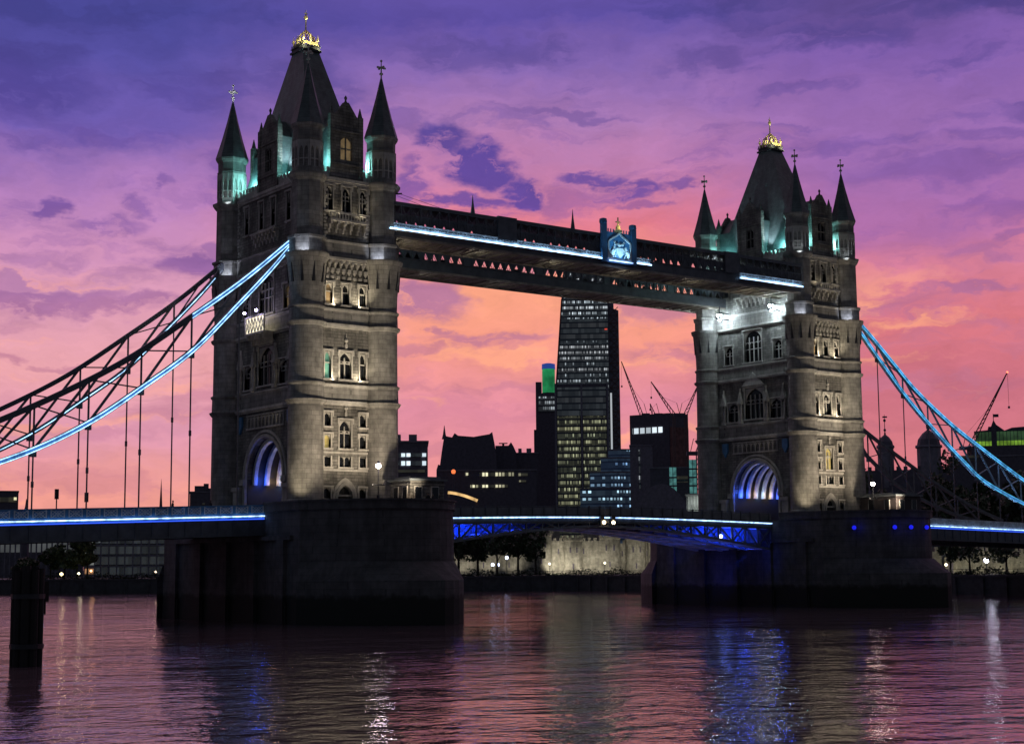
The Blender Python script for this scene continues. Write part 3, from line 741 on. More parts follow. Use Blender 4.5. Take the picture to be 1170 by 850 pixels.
# the illuminated balcony front on the near tower
t0 = thing('lit_balcony', 'brightly lit patterned balcony front on the outer face of the near tower', 'balcony', (-5.6, 0, 33.9))
b = MB(); b.box(-1.1, .6, -2.4, 2.4, -.3, -.1); b.box(-1.1, -.95, -2.45, 2.45, 1.75, 1.9); b.box(-1.08, -.95, -2.45, -2.3, -.1, 1.75); b.box(-1.08, -.95, 2.3, 2.45, -.1, 1.75)
for k in range(5): y = -2+k; b.box(-.95, .3, y-.12, y+.12, -.9, -.3); b.box(-.4, .3, y-.1, y+.1, -1.5, -.9)
b.build('balcony_frame', 'trim', t0)
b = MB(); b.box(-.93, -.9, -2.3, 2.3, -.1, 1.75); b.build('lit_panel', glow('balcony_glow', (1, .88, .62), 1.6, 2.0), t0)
b = MB()
for k in range(6):
    y = -1.95+.78*k; b.bar((-.98, y-.3, 0), (-.98, y+.3, 1.6), .06, .06); b.bar((-.98, y+.3, 0), (-.98, y-.3, 1.6), .06, .06); b.box(-1.0, -.94, y-.42, y-.36, -.1, 1.75)
b.build('tracery', 'steel_mid', t0)
for y in (1.6, -1.4):
    b = MB(); b.tube((-1.0, y, 1.9), (-1.5, y, 2.45), .05); b.build('lamp_arm', 'darkmetal', t0)
    b = MB(); b.ball((-1.55, y, 2.35), .16); b.build('lamp_head', 'lampviolet', t0)
    lamp('balcony_lamp', 'POINT', (-1.9, y, 2.0), 25, (.8, .75, 1), .15, parent=t0)

# floodlights hanging under the walkways on the far tower
for y in (4.9, -5.9):
    t0 = thing('walkway_floodlight', 'bright white floodlight under the '+('far' if y > 0 else 'near')+' walkway at the far tower', 'floodlight', (75.0, y, 43.6), group='floodlights under the walkway ends')
    b = MB(); b.bar((0, 0, 1.5), (0, 0, .5), .12); b.box(-.35, .35, -.3, .3, .35, .6); b.box(-.35, -.2, -.45, .45, -.5, .4); b.box(.9, 1.9, -.1, .1, -.5, -.35); b.box(.1, 1.9, -.06, .06, .45, .55); b.build('bracket', 'darkmetal', t0)
    b = MB(); b.ball((-.1, 0, .1), .34); b.ball((0, 0, -.55), .18); b.build('lens', 'flood', t0)
    lamp('flood', 'POINT', (-.7, -.35, -.2), 60, (.82, .95, .92), .3, parent=t0)
    lamp('flood', 'SPOT', (-.7, 0, .3), 40, (.7, .95, .85), .3, target=(-.7+4, 0, 5), angle=120, parent=t0)

# ------------------------------------------------------------------ high-level walkways
def walkway(sgn, label):
    T = thing('high_walkway', label, 'walkway', (0, 0, 45.15), group='high level walkways')
    yo, yi = sgn*11.0, sgn*5.5; X0, X1 = 4.2, 77.8
    if sgn < 0: EM = (37.8, 43.9)
    hw_, hz_ = (.40, 1.9) if sgn < 0 else (.50, 2.25)
    def side(y, s, outer):
        def f(u, o, z): return (u, y+s*o, z)
        # dark glazed plate with small pointed holes low down, open lattice band high up
        b = MB(f); step = 1.38; n = int((X1-X0)/step)
        b.box(X0, X1, -.12, 0, 0, .55); b.box(X0, X1, -.08, .0, .55, 1.25)
        for k in range(n):
            u = X0+step*k; c = u+step/2
            solid = (k % 9 == 8) or (outer and 17 < u < 24.5) or (outer and sgn < 0 and EM[0]-2 < u < EM[1])
            if solid: b.box(u, u+step, -.08, 0, 1.25, 3.0); continue
            b.add([(u, 0, 1.25), (c-hw_, 0, 1.3), (c, 0, hz_), (c+hw_, 0, 1.3), (u+step, 0, 1.25), (u+step, 0, 2.6), (u, 0, 2.6)], [(0, 1, 2, 6), (2, 3, 4, 5), (2, 5, 6)])
        b.build('side_plate', 'steel', T)
        b = MB(f)
        b.box(X0, X1, -.15, .18, 3.65, 4.0); b.box(X0, X1, -.1, .1, 2.6, 2.7); b.box(X0, X1, -.1, .12, 1.2, 1.32)
        c_ = lambda u: u+step/2
        for k in range(n+1):
            u = X0+step*k
            b.box(u-.05, u+.05, -.1, .09, 1.3, 3.65)
            if k < n:
                    if outer: b.bar((u, .06, 1.32), (c_(u), .06, 2.6), .07, .05, up=(0, 1, 0)); b.bar((u+step, .06, 1.3), (c_(u), .06, 2.6), .07, .05, up=(0, 1, 0)); b.bar((c_(u), .06, 2.6), (u, .06, 3.65), .07, .05, up=(0, 1, 0)); b.bar((c_(u), .06, 2.6), (u+step, .06, 3.65), .07, .05, up=(0, 1, 0))
        if outer:
            b.box(21.2, 24.1, -.1, .3, 1.3, 4.25); b.box(60.5, 63.2, -.1, .3, 1.3, 4.25)
        b.build('lattice_truss', 'steel', T)
    side(yo, sgn, True); side(yi, -sgn, False)
    b = MB(); y0, y1 = sorted((yo, yi)); b.box(X0, X1, y0+.1, y1-.1, 0.02, .2); b.build('soffit', 'soffit', T)
    b = MB()
    k = 0
    while X0+1.9*k < X1-1.9:
        x = X0+1.9*k; b.box(x-.1, x+.1, y0+.1, y1-.1, -.18, .018); 
        b.bar((x, y0+.2, -.06), (x+1.9, y1-.2, -.06), .1, .1); k += 1
    b.box(X0, X1, y0, y0+.35, -.25, -.002); b.box(X0, X1, y1-.35, y1, -.25, -.002)
    b.build('soffit_beam', 'soffit', T)
    b = MB(); b.box(X0, X1, y0-.15, y1+.15, 4.0, 4.12); b.box(X0, X1, y0+1.9, y1-1.9, 4.12, 4.3); b.build('walkway_roof', 'lead', T)
    if sgn < 0:
        y = yo
        for (xa, xb) in ((5.2, 38.0), (43.7, 46.6), (63.4, 76.0)):
            b = MB(); b.box(xa, xb, y-.42, y-.3, .64, .80); b.build('led_strip', 'led_wy', T)
        for (xa, xb) in ((5.2, 38.0), (43.7, 46.6), (63.4, 76.0)):
            b = MB(); b.box(xa, xb, y-.44, y-.002, .55, .63); b.box(xa, xb, y-.1, y-.002, .63, .90)
            b.box(xa, xb, y-.22, y-.06, 1.46, 1.54); b.box(xa, xb, y-.1, y-.01, .92, 1.46)
            k = xa
            while k < xb-1.3:
                b.box(k, k+.1, y-.16, y-.1, .9, 1.46)
                c = k+.7; p = None
                for i in range(9):
                    an = pi*i/8; q = (c+.45*cos(an), y-.13, 1.0+.34*sin(an))
                    if p: b.bar(p, q, .05, .05)
                    p = q
                b.ball((c, y-.12, 1.1), .1, 6, 4); k += 1.4
            b.build('frieze_panel', 'steel_white', T)
        # coat of arms panel
        y = yo-.1
        b = MB(); b.box(37.9, 38.7, y-.5, y, .3, 5.4); b.box(43.0, 43.8, y-.5, y, .3, 5.1); b.box(38.7, 43.0, y-.35, y, .3, 4.4)
        for xx, zt in ((38.3, 5.4), (43.4, 5.1)): b.lathe([(zt, .5), (zt+.25, .55), (zt+.6, .5), (zt+.7, .3)], xx, y-.2, 8)
        for k in range(9):
            xx = 39.1+.45*k
            if abs(xx-40.85) > .6: b.box(xx-.06, xx+.06, y-.3, y-.18, 4.4, 4.85)
        em = b.build('emblem_panel', 'steel_blue', T)
        em['label'] = 'blue lit panel with ornamental arch and shield in the middle of the near walkway'
        b = MB(); yy = y-.36; p = None
        for i in range(17):
            q = -1+i/8; h = 3.1+.9*(1-abs(q)**1.6)+(.35*(1-abs(q)/.25) if abs(q) < .25 else 0)
            c = (40.85+1.85*q, yy-.06, h)
            if p: b.bar(p, c, .2, .22)
            p = c
        b.box(38.85, 39.05, yy-.15, yy+.02, .8, 3.1); b.box(42.65, 42.85, yy-.15, yy+.02, .8, 3.1); b.box(38.7, 43.0, yy-.12, yy+.02, .7, .85)
        # shield held by two rearing beasts
        b.ext([(40.3, 2.3), (41.4, 2.3), (41.4, 1.5), (40.85, .95), (40.3, 1.5)], yy-.25, yy)
        for sg in (-1, 1):
            for (p0_, p1_, r0, r1) in (((1.5, 1.0), (1.1, 1.9), .3, .34), ((1.1, 1.9), (.95, 2.5), .26, .16), ((1.1, 1.8), (.6, 2.1), .14, .08), ((1.4, 1.1), (1.65, .85), .16, .1), ((1.5, 1.1), (1.8, 2.2), .08, .05), ((1.0, 1.4), (.7, 1.0), .12, .08)):
                b.tube((40.85+sg*p0_[0], yy-.12, p0_[1]), (40.85+sg*p1_[0], yy-.12, p1_[1]), r0, r1, 6)
        for (ux, zz_, r) in ((40.3, 2.8, .22), (41.4, 2.8, .22), (40.85, 2.75, .3), (40.0, 3.1, .16), (41.7, 3.1, .16)): b.ball((ux, yy-.05, zz_), r, 7, 5)
        b.build('emblem_relief', 'steel_white', em)
        b = MB(); b.lathe([(4.4, .55), (4.7, .6), (4.9, .35), (5.3, .3), (5.5, .12), (6.0, .08)], 40.85, y-.2, 8); b.box(40.45, 41.25, y-.26, y-.14, 5.8, 5.95); b.box(40.78, 40.92, y-.26, y-.14, 5.4, 6.5)
        b.build('emblem_cross', 'gold', em)
        b = MB(); b.box(38.8, 42.9, yy-.45, yy-.3, .42, .56); b.build('emblem_led', 'led', em)
        for xx in (39.3, 42.4): lamp('emblem_lamp', 'SPOT', (xx, yy-1.5, .6), 330, (.35, .72, 1), .1, target=(40.85, yy, 3.0), angle=85, parent=T)
        lamp('emblem_lamp', 'SPOT', (40.85, yy-1.3, 5.4), 120, (1, .9, .5), .1, target=(40.85, yy+.1, 5.2), angle=60, parent=T)
        # little spirelets on the roof
        for (xx, h) in ((18.2, 2.35), (34.2, 2.6)):
            b = MB(); b.lathe([(4.1, .35), (4.4, .3), (4.4+h*.55, .12), (4.4+h, .02)], xx, yo+1, 6); b.build('spirelet', 'steel', T)
    return T
walkway(-1, 'near high walkway with glowing white-blue strip and lit emblem'); walkway(1, 'far high walkway behind and below the near one, unlit')
# warm-white lamps along the near walkway that light the far one's soffit
for x in (8, 20, 32, 44, 56, 68):
    lamp('soffit_lamp', 'POINT', (x, -8.2, 43.9), 34, (.95, .9, .68), .2)
    lamp('soffit_lamp', 'POINT', (x+3, 8.2, 43.7), 16, (.85, .9, .8), .2)
# maintenance cable from the near tower to the walkway roof
b = MB(); b.tube((6.9, -10.6, 50.4), (14.5, -10.2, 49.3), .025, n=4); b.tube((6.9, -10.2, 50.2), (11.5, -10.2, 49.3), .025, n=4); b.tube((6.6, -10.6, 50.3), (7.3, -10.6, 50.45), .1, n=6)
tag(b.build('stay_cable', 'darkmetal'), 'thin stay cables from the near tower to the walkway roof', 'cable')

# ------------------------------------------------------------------ road spans
def approach(name, label, x_in, x_out, z_in, slope, side):
    sg = 1 if x_out > x_in else -1
    T = thing(name, label, 'bridge span', (x_in, 0, 0), group='suspended side spans')
    L = abs(x_out-x_in)
    def Z(d): return z_in-slope*d
    def f(d, y, z): return (sg*d, y, Z(d)+z)
    def seg(b, y0, y1, z0, z1, d0=0, d1=None):
        d1 = L if d1 is None else d1; b.box(d0, d1, y0, y1, z0, z1)
    b = MB(f); seg(b, -8.9, 8.9, -.35, .12); b.build('roadway', 'asphalt', T)
    for s in (-1, 1):
        y = s*9.1
        b = MB(f); y0, y1 = sorted((y, y-s*.5)); seg(b, y0, y1, -2.1, -.12); b.box(0, L, min(y, y+s*.15), max(y, y+s*.15), -2.2, -2.0)
        k = 0
        while k < L-1.9: b.box(k, k+.12, min(y, y+s*.12), max(y, y+s*.12), -2.0, -.4); k += 1.9
        b.build('edge_girder', 'steel', T)
        b = MB(f); b.box(0, L, *sorted((y-s*.2, y-s*.24)), .3, 1.08); y0, y1 = sorted((y-s*.05, y-s*.3)); seg(b, y0, y1, .14, .3); seg(b, y0, y1, 1.08, 1.22)
        k = 0
        while k < L:
            b.box(k-.16, k+.16, min(y, y-s*.34), max(y, y-s*.34), .14, 1.215); k += 1.9
        b.build('parapet_rail', 'steel_blue' if side == 'L' else 'steel_white', T)
        b = MB(f); k = 0; n = 0
        yy = y+s*.03
        while k < L-1.9:
            a, c = k+.25, k+1.65
            for i in range(4):
                u = a+(c-a)*(i+.5)/4; r = .15
                for (zc) in (.5, .84):
                    p = None
                    for j in range(7):
                        an = 2*pi*j/6; q = (u+r*cos(an), yy, zc+r*sin(an))
                        if p: b.bar(p, q, .045, .045)
                        p = q
            b.bar((a, yy, .3), (c, yy, 1.08), .05, .05); b.bar((c, yy, .3), (a, yy, 1.08), .05, .05)
            b.box(a-.05, a+.02, yy-.03, yy+.03, .3, 1.08); b.box(c-.02, c+.05, yy-.03, yy+.03, .3, 1.08)
            k += 1.9
            if k > 60: break
        b.build('parapet_tracery', 'steel_white', T)
        b = MB(f); y0, y1 = sorted((y+s*.06, y+s*.2)); b.box(.1, L, y0, y1, -.10, .04); b.build('led_strip', 'led', T)
        b = MB(f); y0, y1 = sorted((y, y+s*.05)); b.box(.1, L, y0, y1, -.46, -.14); b.build('led_rail', 'steel_blue', T)
        b = MB(f); y0, y1 = sorted((y+s*.07, y+s*.12)); b.box(.1, L, y0, y1, -.40, -.28); b.build('blue_glow_band', 'fascia_glow', T)  # glowing band stands in for blue light falling on the fascia
    b = MB(f); k = 1
    while k < L: b.box(k, k+.3, -8.6, 8.6, -1.5, -.36); k += 3.8
    b.build('cross_beam', 'steel', T)
    return T
approach('side_span', 'left side span descending out of the picture, blue rails and white light strip', -9.8, -92, 11.80, .0330, 'L')
approach('side_span', 'right side span beyond the far tower with pale rails and light strip', 91.8, 173, 11.98, .0225, 'R')

def bascule(name, label, x0, x1):
    T = thing(name, label, 'drawbridge leaf', (0, 0, 0), group='bascule leaves of the opening span')
    N = 12; sg = 1 if x1 > x0 else -1
    def Zt(x): q = (x-41)/31.2; return 12.22-.50*abs(q)**1.6
    def Zb(x): q = abs(x-41)/31.2; return 11.1-3.1*q**1.6
    xs = [x0+(x1-x0)*i/N for i in range(N+1)]
    b = MB()
    for a, c in zip(xs, xs[1:]):
        za, zc = Zt(a), Zt(c)
        b.add([(a, -7.5, za), (c, -7.5, zc), (c, 7.5, zc), (a, 7.5, za), (a, -7.5, za-.35), (c, -7.5, zc-.35), (c, 7.5, zc-.35), (a, 7.5, za-.35)],
              [(0, 1, 2, 3), (7, 6, 5, 4), (0, 1, 5, 4), (2, 3, 7, 6)]+([(0, 3, 7, 4)] if a == xs[0] else [])+([(1, 2, 6, 5)] if c == xs[-1] else []))
    b.build('roadway', 'asphalt', T)
    for y in (-7.4, -2.6, 2.6, 7.4):
        b = MB()
        for i, (a, c) in enumerate(zip(xs, xs[1:])):
            b.bar((a, y, Zt(a)-.55), (c, y, Zt(c)-.55), .35, .4); b.bar((a, y, Zb(a)), (c, y, Zb(c)), .4, .28)
            b.bar((a, y, Zt(a)-.4), (a, y, Zb(a)), .2, .22)
            if Zt(a)-Zb(a) > 1.3:
                if i % 2 == 0: b.bar((a, y, Zt(a)-.5), (c, y, Zb(c)), .18, .2)
                else: b.bar((a, y, Zb(a)), (c, y, Zt(c)-.5), .18, .2)
                b.bar((a, y, Zb(a)), (c, y, Zt(c)-.5), .1, .12)
        b.build('truss_girder', 'steel_mid' if y < 0 else 'steel_white', T)
    b = MB()
    for i, a in enumerate(xs):
        b.box(a-.12, a+.12, -7.3, 7.3, Zb(a)+.02, Zb(a)+.3); b.box(a-.12, a+.12, -7.3, 7.3, Zt(a)-.75, Zt(a)-.4)
    for a, c in zip(xs, xs[1:]):
        for y0, y1 in ((-7.2, -3.6), (-2.4, 2.4), (3.4, 7.2)):
            if Zt(a)-Zb(a) < .9: continue
            b.add([(a+.15*sg, y0, Zb(a)+.16), (c-.15*sg, y0, Zb(c)+.16), (c-.15*sg, y1, Zb(c)+.16), (a+.15*sg, y1, Zb(a)+.16)], [(0, 1, 2, 3)])
    b.build('underside_panel', 'steel_white', T)
    for y in (-2.45, 2.75):  # plates added behind the trusses to give the blue fill
        b = MB()
        for a, c in zip(xs, xs[1:]):
            if Zt(a)-Zb(a) > 1.15: b.ext([(a, Zb(a)+.1), (c, Zb(c)+.1), (c, Zt(c)-.4), (a, Zt(a)-.4)], y, y+.06)
        b.build('blue_fill_plate', 'steel_blue', T)
    for s in (-1, 1):
        y = s*7.6; b = MB(); c2 = MB(); c3 = MB()
        for a, c in zip(xs, xs[1:]):
            b.bar((a, y, Zt(a)+1.38), (c, y, Zt(c)+1.38), .1, .1); b.bar((a, y, Zt(a)+.22), (c, y, Zt(c)+.22), .12, .16)
            c3.bar((a, y-s*.02, Zt(a)+.78), (c, y-s*.02, Zt(c)+.78), .03, .95)
            c2.bar((a, y+s*.14, Zt(a)-.0), (c, y+s*.14, Zt(c)-.0), .14, .15)
            b.bar((a, y+s*.12, Zt(a)+.13), (c, y+s*.12, Zt(c)+.13), .3, .05)
            b.bar((a, y+s*.02, Zt(a)-.3), (c, y+s*.02, Zt(c)-.3), .08, .5)
        k = x0+sg*.5
        while (k-x1)*sg < 0: b.box(k-.09, k+.09, y-.12, y+.12, Zt(k)+.1, Zt(k)+1.5); k += sg*1.85
        b.build('parapet_rail', 'steel', T); c2.build('led_strip', 'led', T); c3.build('parapet_panel', 'steel_mid', T)
    for i, xx in enumerate([x0+(x1-x0)*q for q in (.05, .2, .36, .55)]):
        for y in (-5, 0, 5):
            e = ((27000, 24000, 15000, 4000) if x0 < 40 else (11000, 9500, 4500, 800))[i]*(.6 if y > 1 else 1)
            lamp('bascule_lamp', 'SPOT', (xx, y-.4, (Zb(xx)+Zt(xx))/2), e*.06, (.02, .06, 1), .3, target=(xx, y+3, (Zb(xx)+Zt(xx))/2+.3), angle=158, blend=.4, parent=T)
    b = MB(); b.box(x1-sg*.9-.3, x1-sg*.9+.3, -8.2, -7.75, Zt(x1)-1.0, Zt(x1)+.35); sgb = b.build('signal_box', 'darkmetal', T)
    b = MB(); b.ball((x1-sg*.75, -8.3, Zt(x1)-.65), .24); b.build('signal_lamp', 'lampwarm', sgb)
    return T
bascule('bascule_leaf', 'near drawbridge leaf with blue lit trusses beside the left pier', 10.0, 40.95)
bascule('bascule_leaf', 'far drawbridge leaf with blue lit underside beside the right pier', 72.0, 41.05)
for (x, y, z, e) in ((70.6, -7, 8.2, 130), (70.2, 2, 6.0, 240), (70.0, 10, 5.0, 70)):
    lamp('pier_blue_lamp', 'SPOT', (x-1.6, y, z-1.5), e*.5, (.02, .06, 1), .4, target=(x+2, y+1, z-1), angle=140)
for (x, y) in ((68, -5), (66, 4), (62, -2)):
    lamp('underside_lamp', 'SPOT', (70.5, y, 3.0), 700, (.03, .10, 1), 1.4, target=(x-4, y, 9.5), angle=70)
# bright blue-white service lamp seen between the far leaf's trusses
t0 = thing('service_lamp', 'bright blue-white lamp inside the truss near the far pier', 'lamp', (63.5, -6.0, 9.9))
b = MB(); b.ball((0, 0, 0), .28); b.build('lamp_globe', glow('service_globe', (.45, .6, 1), 6), t0); b = MB(); b.bar((0, 0, .2), (0, 0, 1.3), .08); b.build('hanger_rod', 'darkmetal', t0)
lamp('service', 'POINT', (0, -.5, 0), 60, (.1, .2, 1), .2, parent=t0)

# abutments where the side spans reach the banks
for (x, lb) in ((-96, 'near'), (177, 'far')):
    T = thing('abutment', 'granite abutment carrying the '+lb+' end of the side span', 'abutment', (x, 0, 0))
    b = MB(); b.box(-5, 5, -11, 11, -2, 8.6); b.box(-5.3, 5.3, -11.3, 11.3, -2, 2.5); b.box(-5.3, 5.3, -11.3, 11.3, 8.0, 8.6); b.build('abutment_body', 'pier', T)
# ------------------------------------------------------------------ suspension chains
def interp(tab, x):
    if x <= tab[0][0]: return tab[0][1]
    for (a, za), (c, zc) in zip(tab, tab[1:]):
        if x <= c:
            return za+(zc-za)*(x-a)/(c-a)
    return tab[-1][1]
def smooth_tab(pts, n=48):
    """Catmull-Rom through the measured points"""
    P = [pts[0]]+pts+[pts[-1]]; out = []
    for i in range(1, len(P)-2):
        for j in range(8):
            q = j/8; o = []
            for c in (0, 1):
                a, b_, c_, d = P[i-1][c], P[i][c], P[i+1][c], P[i+2][c]
                o.append(.5*(2*b_+(c_-a)*q+(2*a-5*b_+4*c_-d)*q*q+(3*b_-a-3*c_+d)*q**3))
            out.append(tuple(o))
    return out+[pts[-1]]
LU = smooth_tab([(6.4, 43.6), (12.5, 38.3), (18.8, 33.5), (26.2, 28.2), (34, 23.8), (42, 20.0), (50, 16.8), (62, 13.4)])
LL = smooth_tab([(6.4, 43.1), (9.5, 39.4), (13.2, 35.4), (18.6, 29.8), (24.2, 25.5), (29.9, 21.5), (35.7, 18.4), (42, 16.0), (50, 14.0), (62, 12.8)])
RU = smooth_tab([(6.6, 43.9), (11, 40.8), (17, 36.2), (21.6, 32.7), (29, 28.3), (36.8, 24.5), (48.6, 19.2), (58, 15.6), (66, 13.4)])
RL = smooth_tab([(6.6, 43.4), (9, 41.0), (15.5, 34.9), (20, 31.0), (24.9, 27.3), (32.8, 21.9), (38.1, 18.8), (48.3, 15.4), (57, 13.5), (66, 12.8)])
def chain(X0, sg, y, tu, tl, label, lit_u, lit_l, body, deckz, slope, ledm):
    T = thing('suspension_chain', label, 'bridge chain', (X0, y, 0), group='suspension chains')
    def f(d, yy, z): return (sg*d, yy, z)
    for nm, tb, w in (('upper_chord', tu, .5), ('lower_chord', tl, .5)):
        b = MB(f)
        for a, c in zip(tb, tb[1:]): b.bar((a[0], 0, a[1]), (c[0], 0, c[1]), .45, w+(.1 if y < 0 else 0))
        b.build(nm, body, T)
    b = MB(f); led = MB(f); face_band = MB(f)
    d = 13.0; k = 0; D = []
    while d < 60: D.append(d); d += 5.78
    for i, d in enumerate(D):
        zu, zl = interp(tu, d), interp(tl, d)
        b.bar((d, 0, zu), (d, 0, zl), .16, .2)
        if i+1 < len(D):
            e = D[i+1]; b.bar((d, 0, zu), (e, 0, interp(tl, e)), .22, .26); b.bar((d, 0, zl), (e, 0, interp(tu, e)), .12, .14)
    b.bar((9.5, 0, interp(tu, 9.5)), (13, 0, interp(tl, 13)), .14, .16); b.build('lattice_brace', 'steel_mid' if body != 'steel_lit_pale' else 'steel_lit_pale', T)
    for tb, on in ((tu, lit_u), (tl, lit_l)):
        for a, c in zip(tb, tb[1:]):
            if on[0] <= a[0] and c[0] <= on[1]:
                for dz in ((.22, -.22) if y < 0 else (.0,)): led.bar((a[0], -.28, a[1]+dz), (c[0], -.28, c[1]+dz), .07, .085)
                if y < 0: face_band.bar((a[0], -.25, a[1]), (c[0], -.25, c[1]), .05, .24)  # blue band glowing on the chord face between the strips
    if led.v:
        led.build('led_strip', ledm, T)
        if face_band.v: face_band.build('blue_glow_band', 'chain_glow', T)
    for i, d in enumerate(D):
        zl = interp(tl, d); zb = deckz-slope*(d-9.8)
        if zl-zb < .8: continue
        h = MB(f); h.tube((d, 0, zl), (d, 0, zb), .085, n=6); h.box(d-.3, d+.3, -.2, .2, zl-.75, zl-.1); h.box(d-.13, d+.13, -.13, .13, zb, zb+.45); zc = (zl+zb)/2; h.tube((d, 0, zc-.3), (d, 0, zc+.3), .15, n=6)
        h.build('hanger', 'steel_mid', T)
    return T
chain(0, -1, -8.6, LU, LL, 'near left chain with bright blue-white light lines', (6.4, 18.9), (6.4, 62), 'steel', 11.95, .033, 'led_ch')
chain(0, -1, 8.6, LU, LL, 'far left chain, mostly dark against the sky', (99, 99), (7.5, 36), 'steel', 11.95, .033, 'led_ch')
chain(82, 1, -8.6, RU, RL, 'near right chain glowing cyan blue along both chords', (6.6, 66), (6.6, 66), 'steel_lit_pale', 12.1, .0225, 'led_cy')
chain(82, 1, 8.6, RU, RL, 'far right chain, dark lattice below the cyan one', (99, 99), (99, 99), 'steel_mid', 12.1, .0225, 'led_cy')
for (x, z) in ((97, 13.2), (103, 13.2), (109, 13), (115, 13), (121, 12.8), (127, 12.6)):
    lamp('hanger_lamp', 'SPOT', (x, -9.8, z), 900, (.4, .55, 1), .1, target=(x+.5, -8.6, z+9), angle=45)
for x in (-13, -18.8, -24.6, -30.3, -36.1):
    lamp('hanger_lamp', 'SPOT', (x-.8, -9.0, 12.0), 40, (.35, .5, 1), .1, target=(x, -8.6, 22), angle=35)
# ------------------------------------------------------------------ objects on the piers and deck
def lamp_post(x, y, z, h, label, mat='lampw', arms=True, e=60, c=(.8, .75, 1), group='lamp posts on the bridge'):
    T = thing('street_lamp', label, 'street lamp', (x, y, z), group=group)
    b = MB(); b.lathe([(0, .22), (.4, .22), (.5, .12), (1.4, .1), (1.5, .14), (1.6, .08), (h-.5, .05), (h-.4, .12)], 0, 0, 8)
    b.build('post', 'darkmetal', T)
    if arms:
        b = MB(); b.box(-.75, .75, -.05, .05, h*.55, h*.55+.1); b.box(-.05, .05, -.6, .6, h*.55, h*.55+.1); b.ball((-.75, 0, h*.55+.1), .12, 6, 4); b.ball((.75, 0, h*.55+.1), .12, 6, 4); b.build('cross_arm', 'darkmetal', T)
    b = MB(); b.ball((0, 0, h-.1), .3, 10, 6); b.build('globe', mat, T)
    b = MB(); b.lathe([(h+.12, .26), (h+.25, .2), (h+.5, .03)], 0, 0, 8); b.build('cap', 'darkmetal', T)
    if e: lamp('street_light', 'POINT', (0, -.6, h), e, c, .25, parent=T)
    return T
lamp_post(-.9, -18.6, 12.2, 5.0, 'lamp post with violet-white globe in front of the near tower', 'lampw', True, 140, (.9, .7, 1))
lamp_post(81.2, -18.6, 12.2, 5.0, 'bright lamp post on the right pier beside the dark cabin', 'lampw', True, 40, (.75, .7, 1))
lamp_post(89.6, 9.5, 12.2, 5.2, 'small violet lamp behind the right pier cabin, nearest the far tower', 'lampviolet', False, 0)
lamp_post(96.0, 8.9, 12.0, 4.6, 'small violet lamp on the far side of the right span, middle one of three', 'lampviolet', False, 0)
lamp_post(101.5, 8.9, 11.9, 2.6, 'small low violet lamp on the far side of the right span', 'lampviolet', False, 0)
# pier lodges
def lodge(x, y, w, d, h, name, label, wall, lit):
    T = thing(name, label, 'cabin', (x, y, 12.2))
    b = MB(); b.box(-w/2, w/2, -d/2, d/2, 0, h); b.box(-w/2-.12, w/2+.12, -d/2-.12, d/2+.12, 0, .5); b.box(-w/2-.1, w/2+.1, -d/2-.1, d/2+.1, h-.5, h-.3); b.build('cabin_wall', wall, T)
    b = MB(); b.box(-w/2-.3, w/2+.3, -d/2-.3, d/2+.3, h, h+.22); b.box(-w/2+.3, w/2-.3, -d/2+.3, d/2-.3, h+.22, h+.5); b.build('cabin_roof', 'lead', T)
    for i, u in enumerate((-w*.28, w*.22)):
        b = MB(); b.box(u-.55, u+.55, -d/2-.08, -d/2-.002, 1.0, 2.9); b.box(u-.7, u+.7, -d/2-.14, -d/2-.001, .85, 1.0); f = b.build('window', 'trim', T)
        b = MB(); b.box(u-.42, u+.42, -d/2-.12, -d/2-.085, 1.1, 2.78); b.build('pane', lit if i == 0 else 'pane', f)
    for v in (-d*.25, d*.2):
        b = MB(); b.box(-w/2-.08, -w/2-.002, v-.5, v+.5, 1.0, 2.9); f = b.build('window', 'trim', T)
        b = MB(); b.box(-w/2-.12, -w/2-.085, v-.38, v+.38, 1.1, 2.8); b.build('pane', 'pane', f)
    return T
lodge(6.6, -15.0, 4.6, 4.2, 3.5, 'pier_lodge', 'small stone lodge with flat roof on the left pier, lit warm', 'wall', 'pane')
lamp('lodge_lamp', 'POINT', (3.4, -17.6, 13.6), 22, (1, .65, .3), .2)
lodge(88.6, -15.5, 5.4, 6.5, 3.3, 'control_cabin', 'dark control cabin on the right pier with a reddish roof line', paint('cabin_boards', (.055, .045, .045), .7), 'pane')
# blue dot lights on the right pier face
def pier_pt(q, z=10.85): return (82+9.98*q, -(17.1+8.8*(1-abs(q)**2.3))-.05, z)
for i, q in enumerate((-.78, -.40, -.17, .16)):
    T = thing('marker_light', ('leftmost', 'second from the left', 'third from the left', 'rightmost')[i]+' round blue light on the right pier face', 'light', pier_pt(q), group='blue lights on the right pier')
    b = MB(); b.ball((0, 0, 0), .30, 12, 8); b.build('lens', 'lampblue', T); b = MB(); b.box(-.2, .2, -.1, .35, -.2, .2); b.build('housing', 'darkmetal', T)
    lamp('marker', 'POINT', (0, -.9, 0), 9, (.02, .03, 1), .3, parent=T)

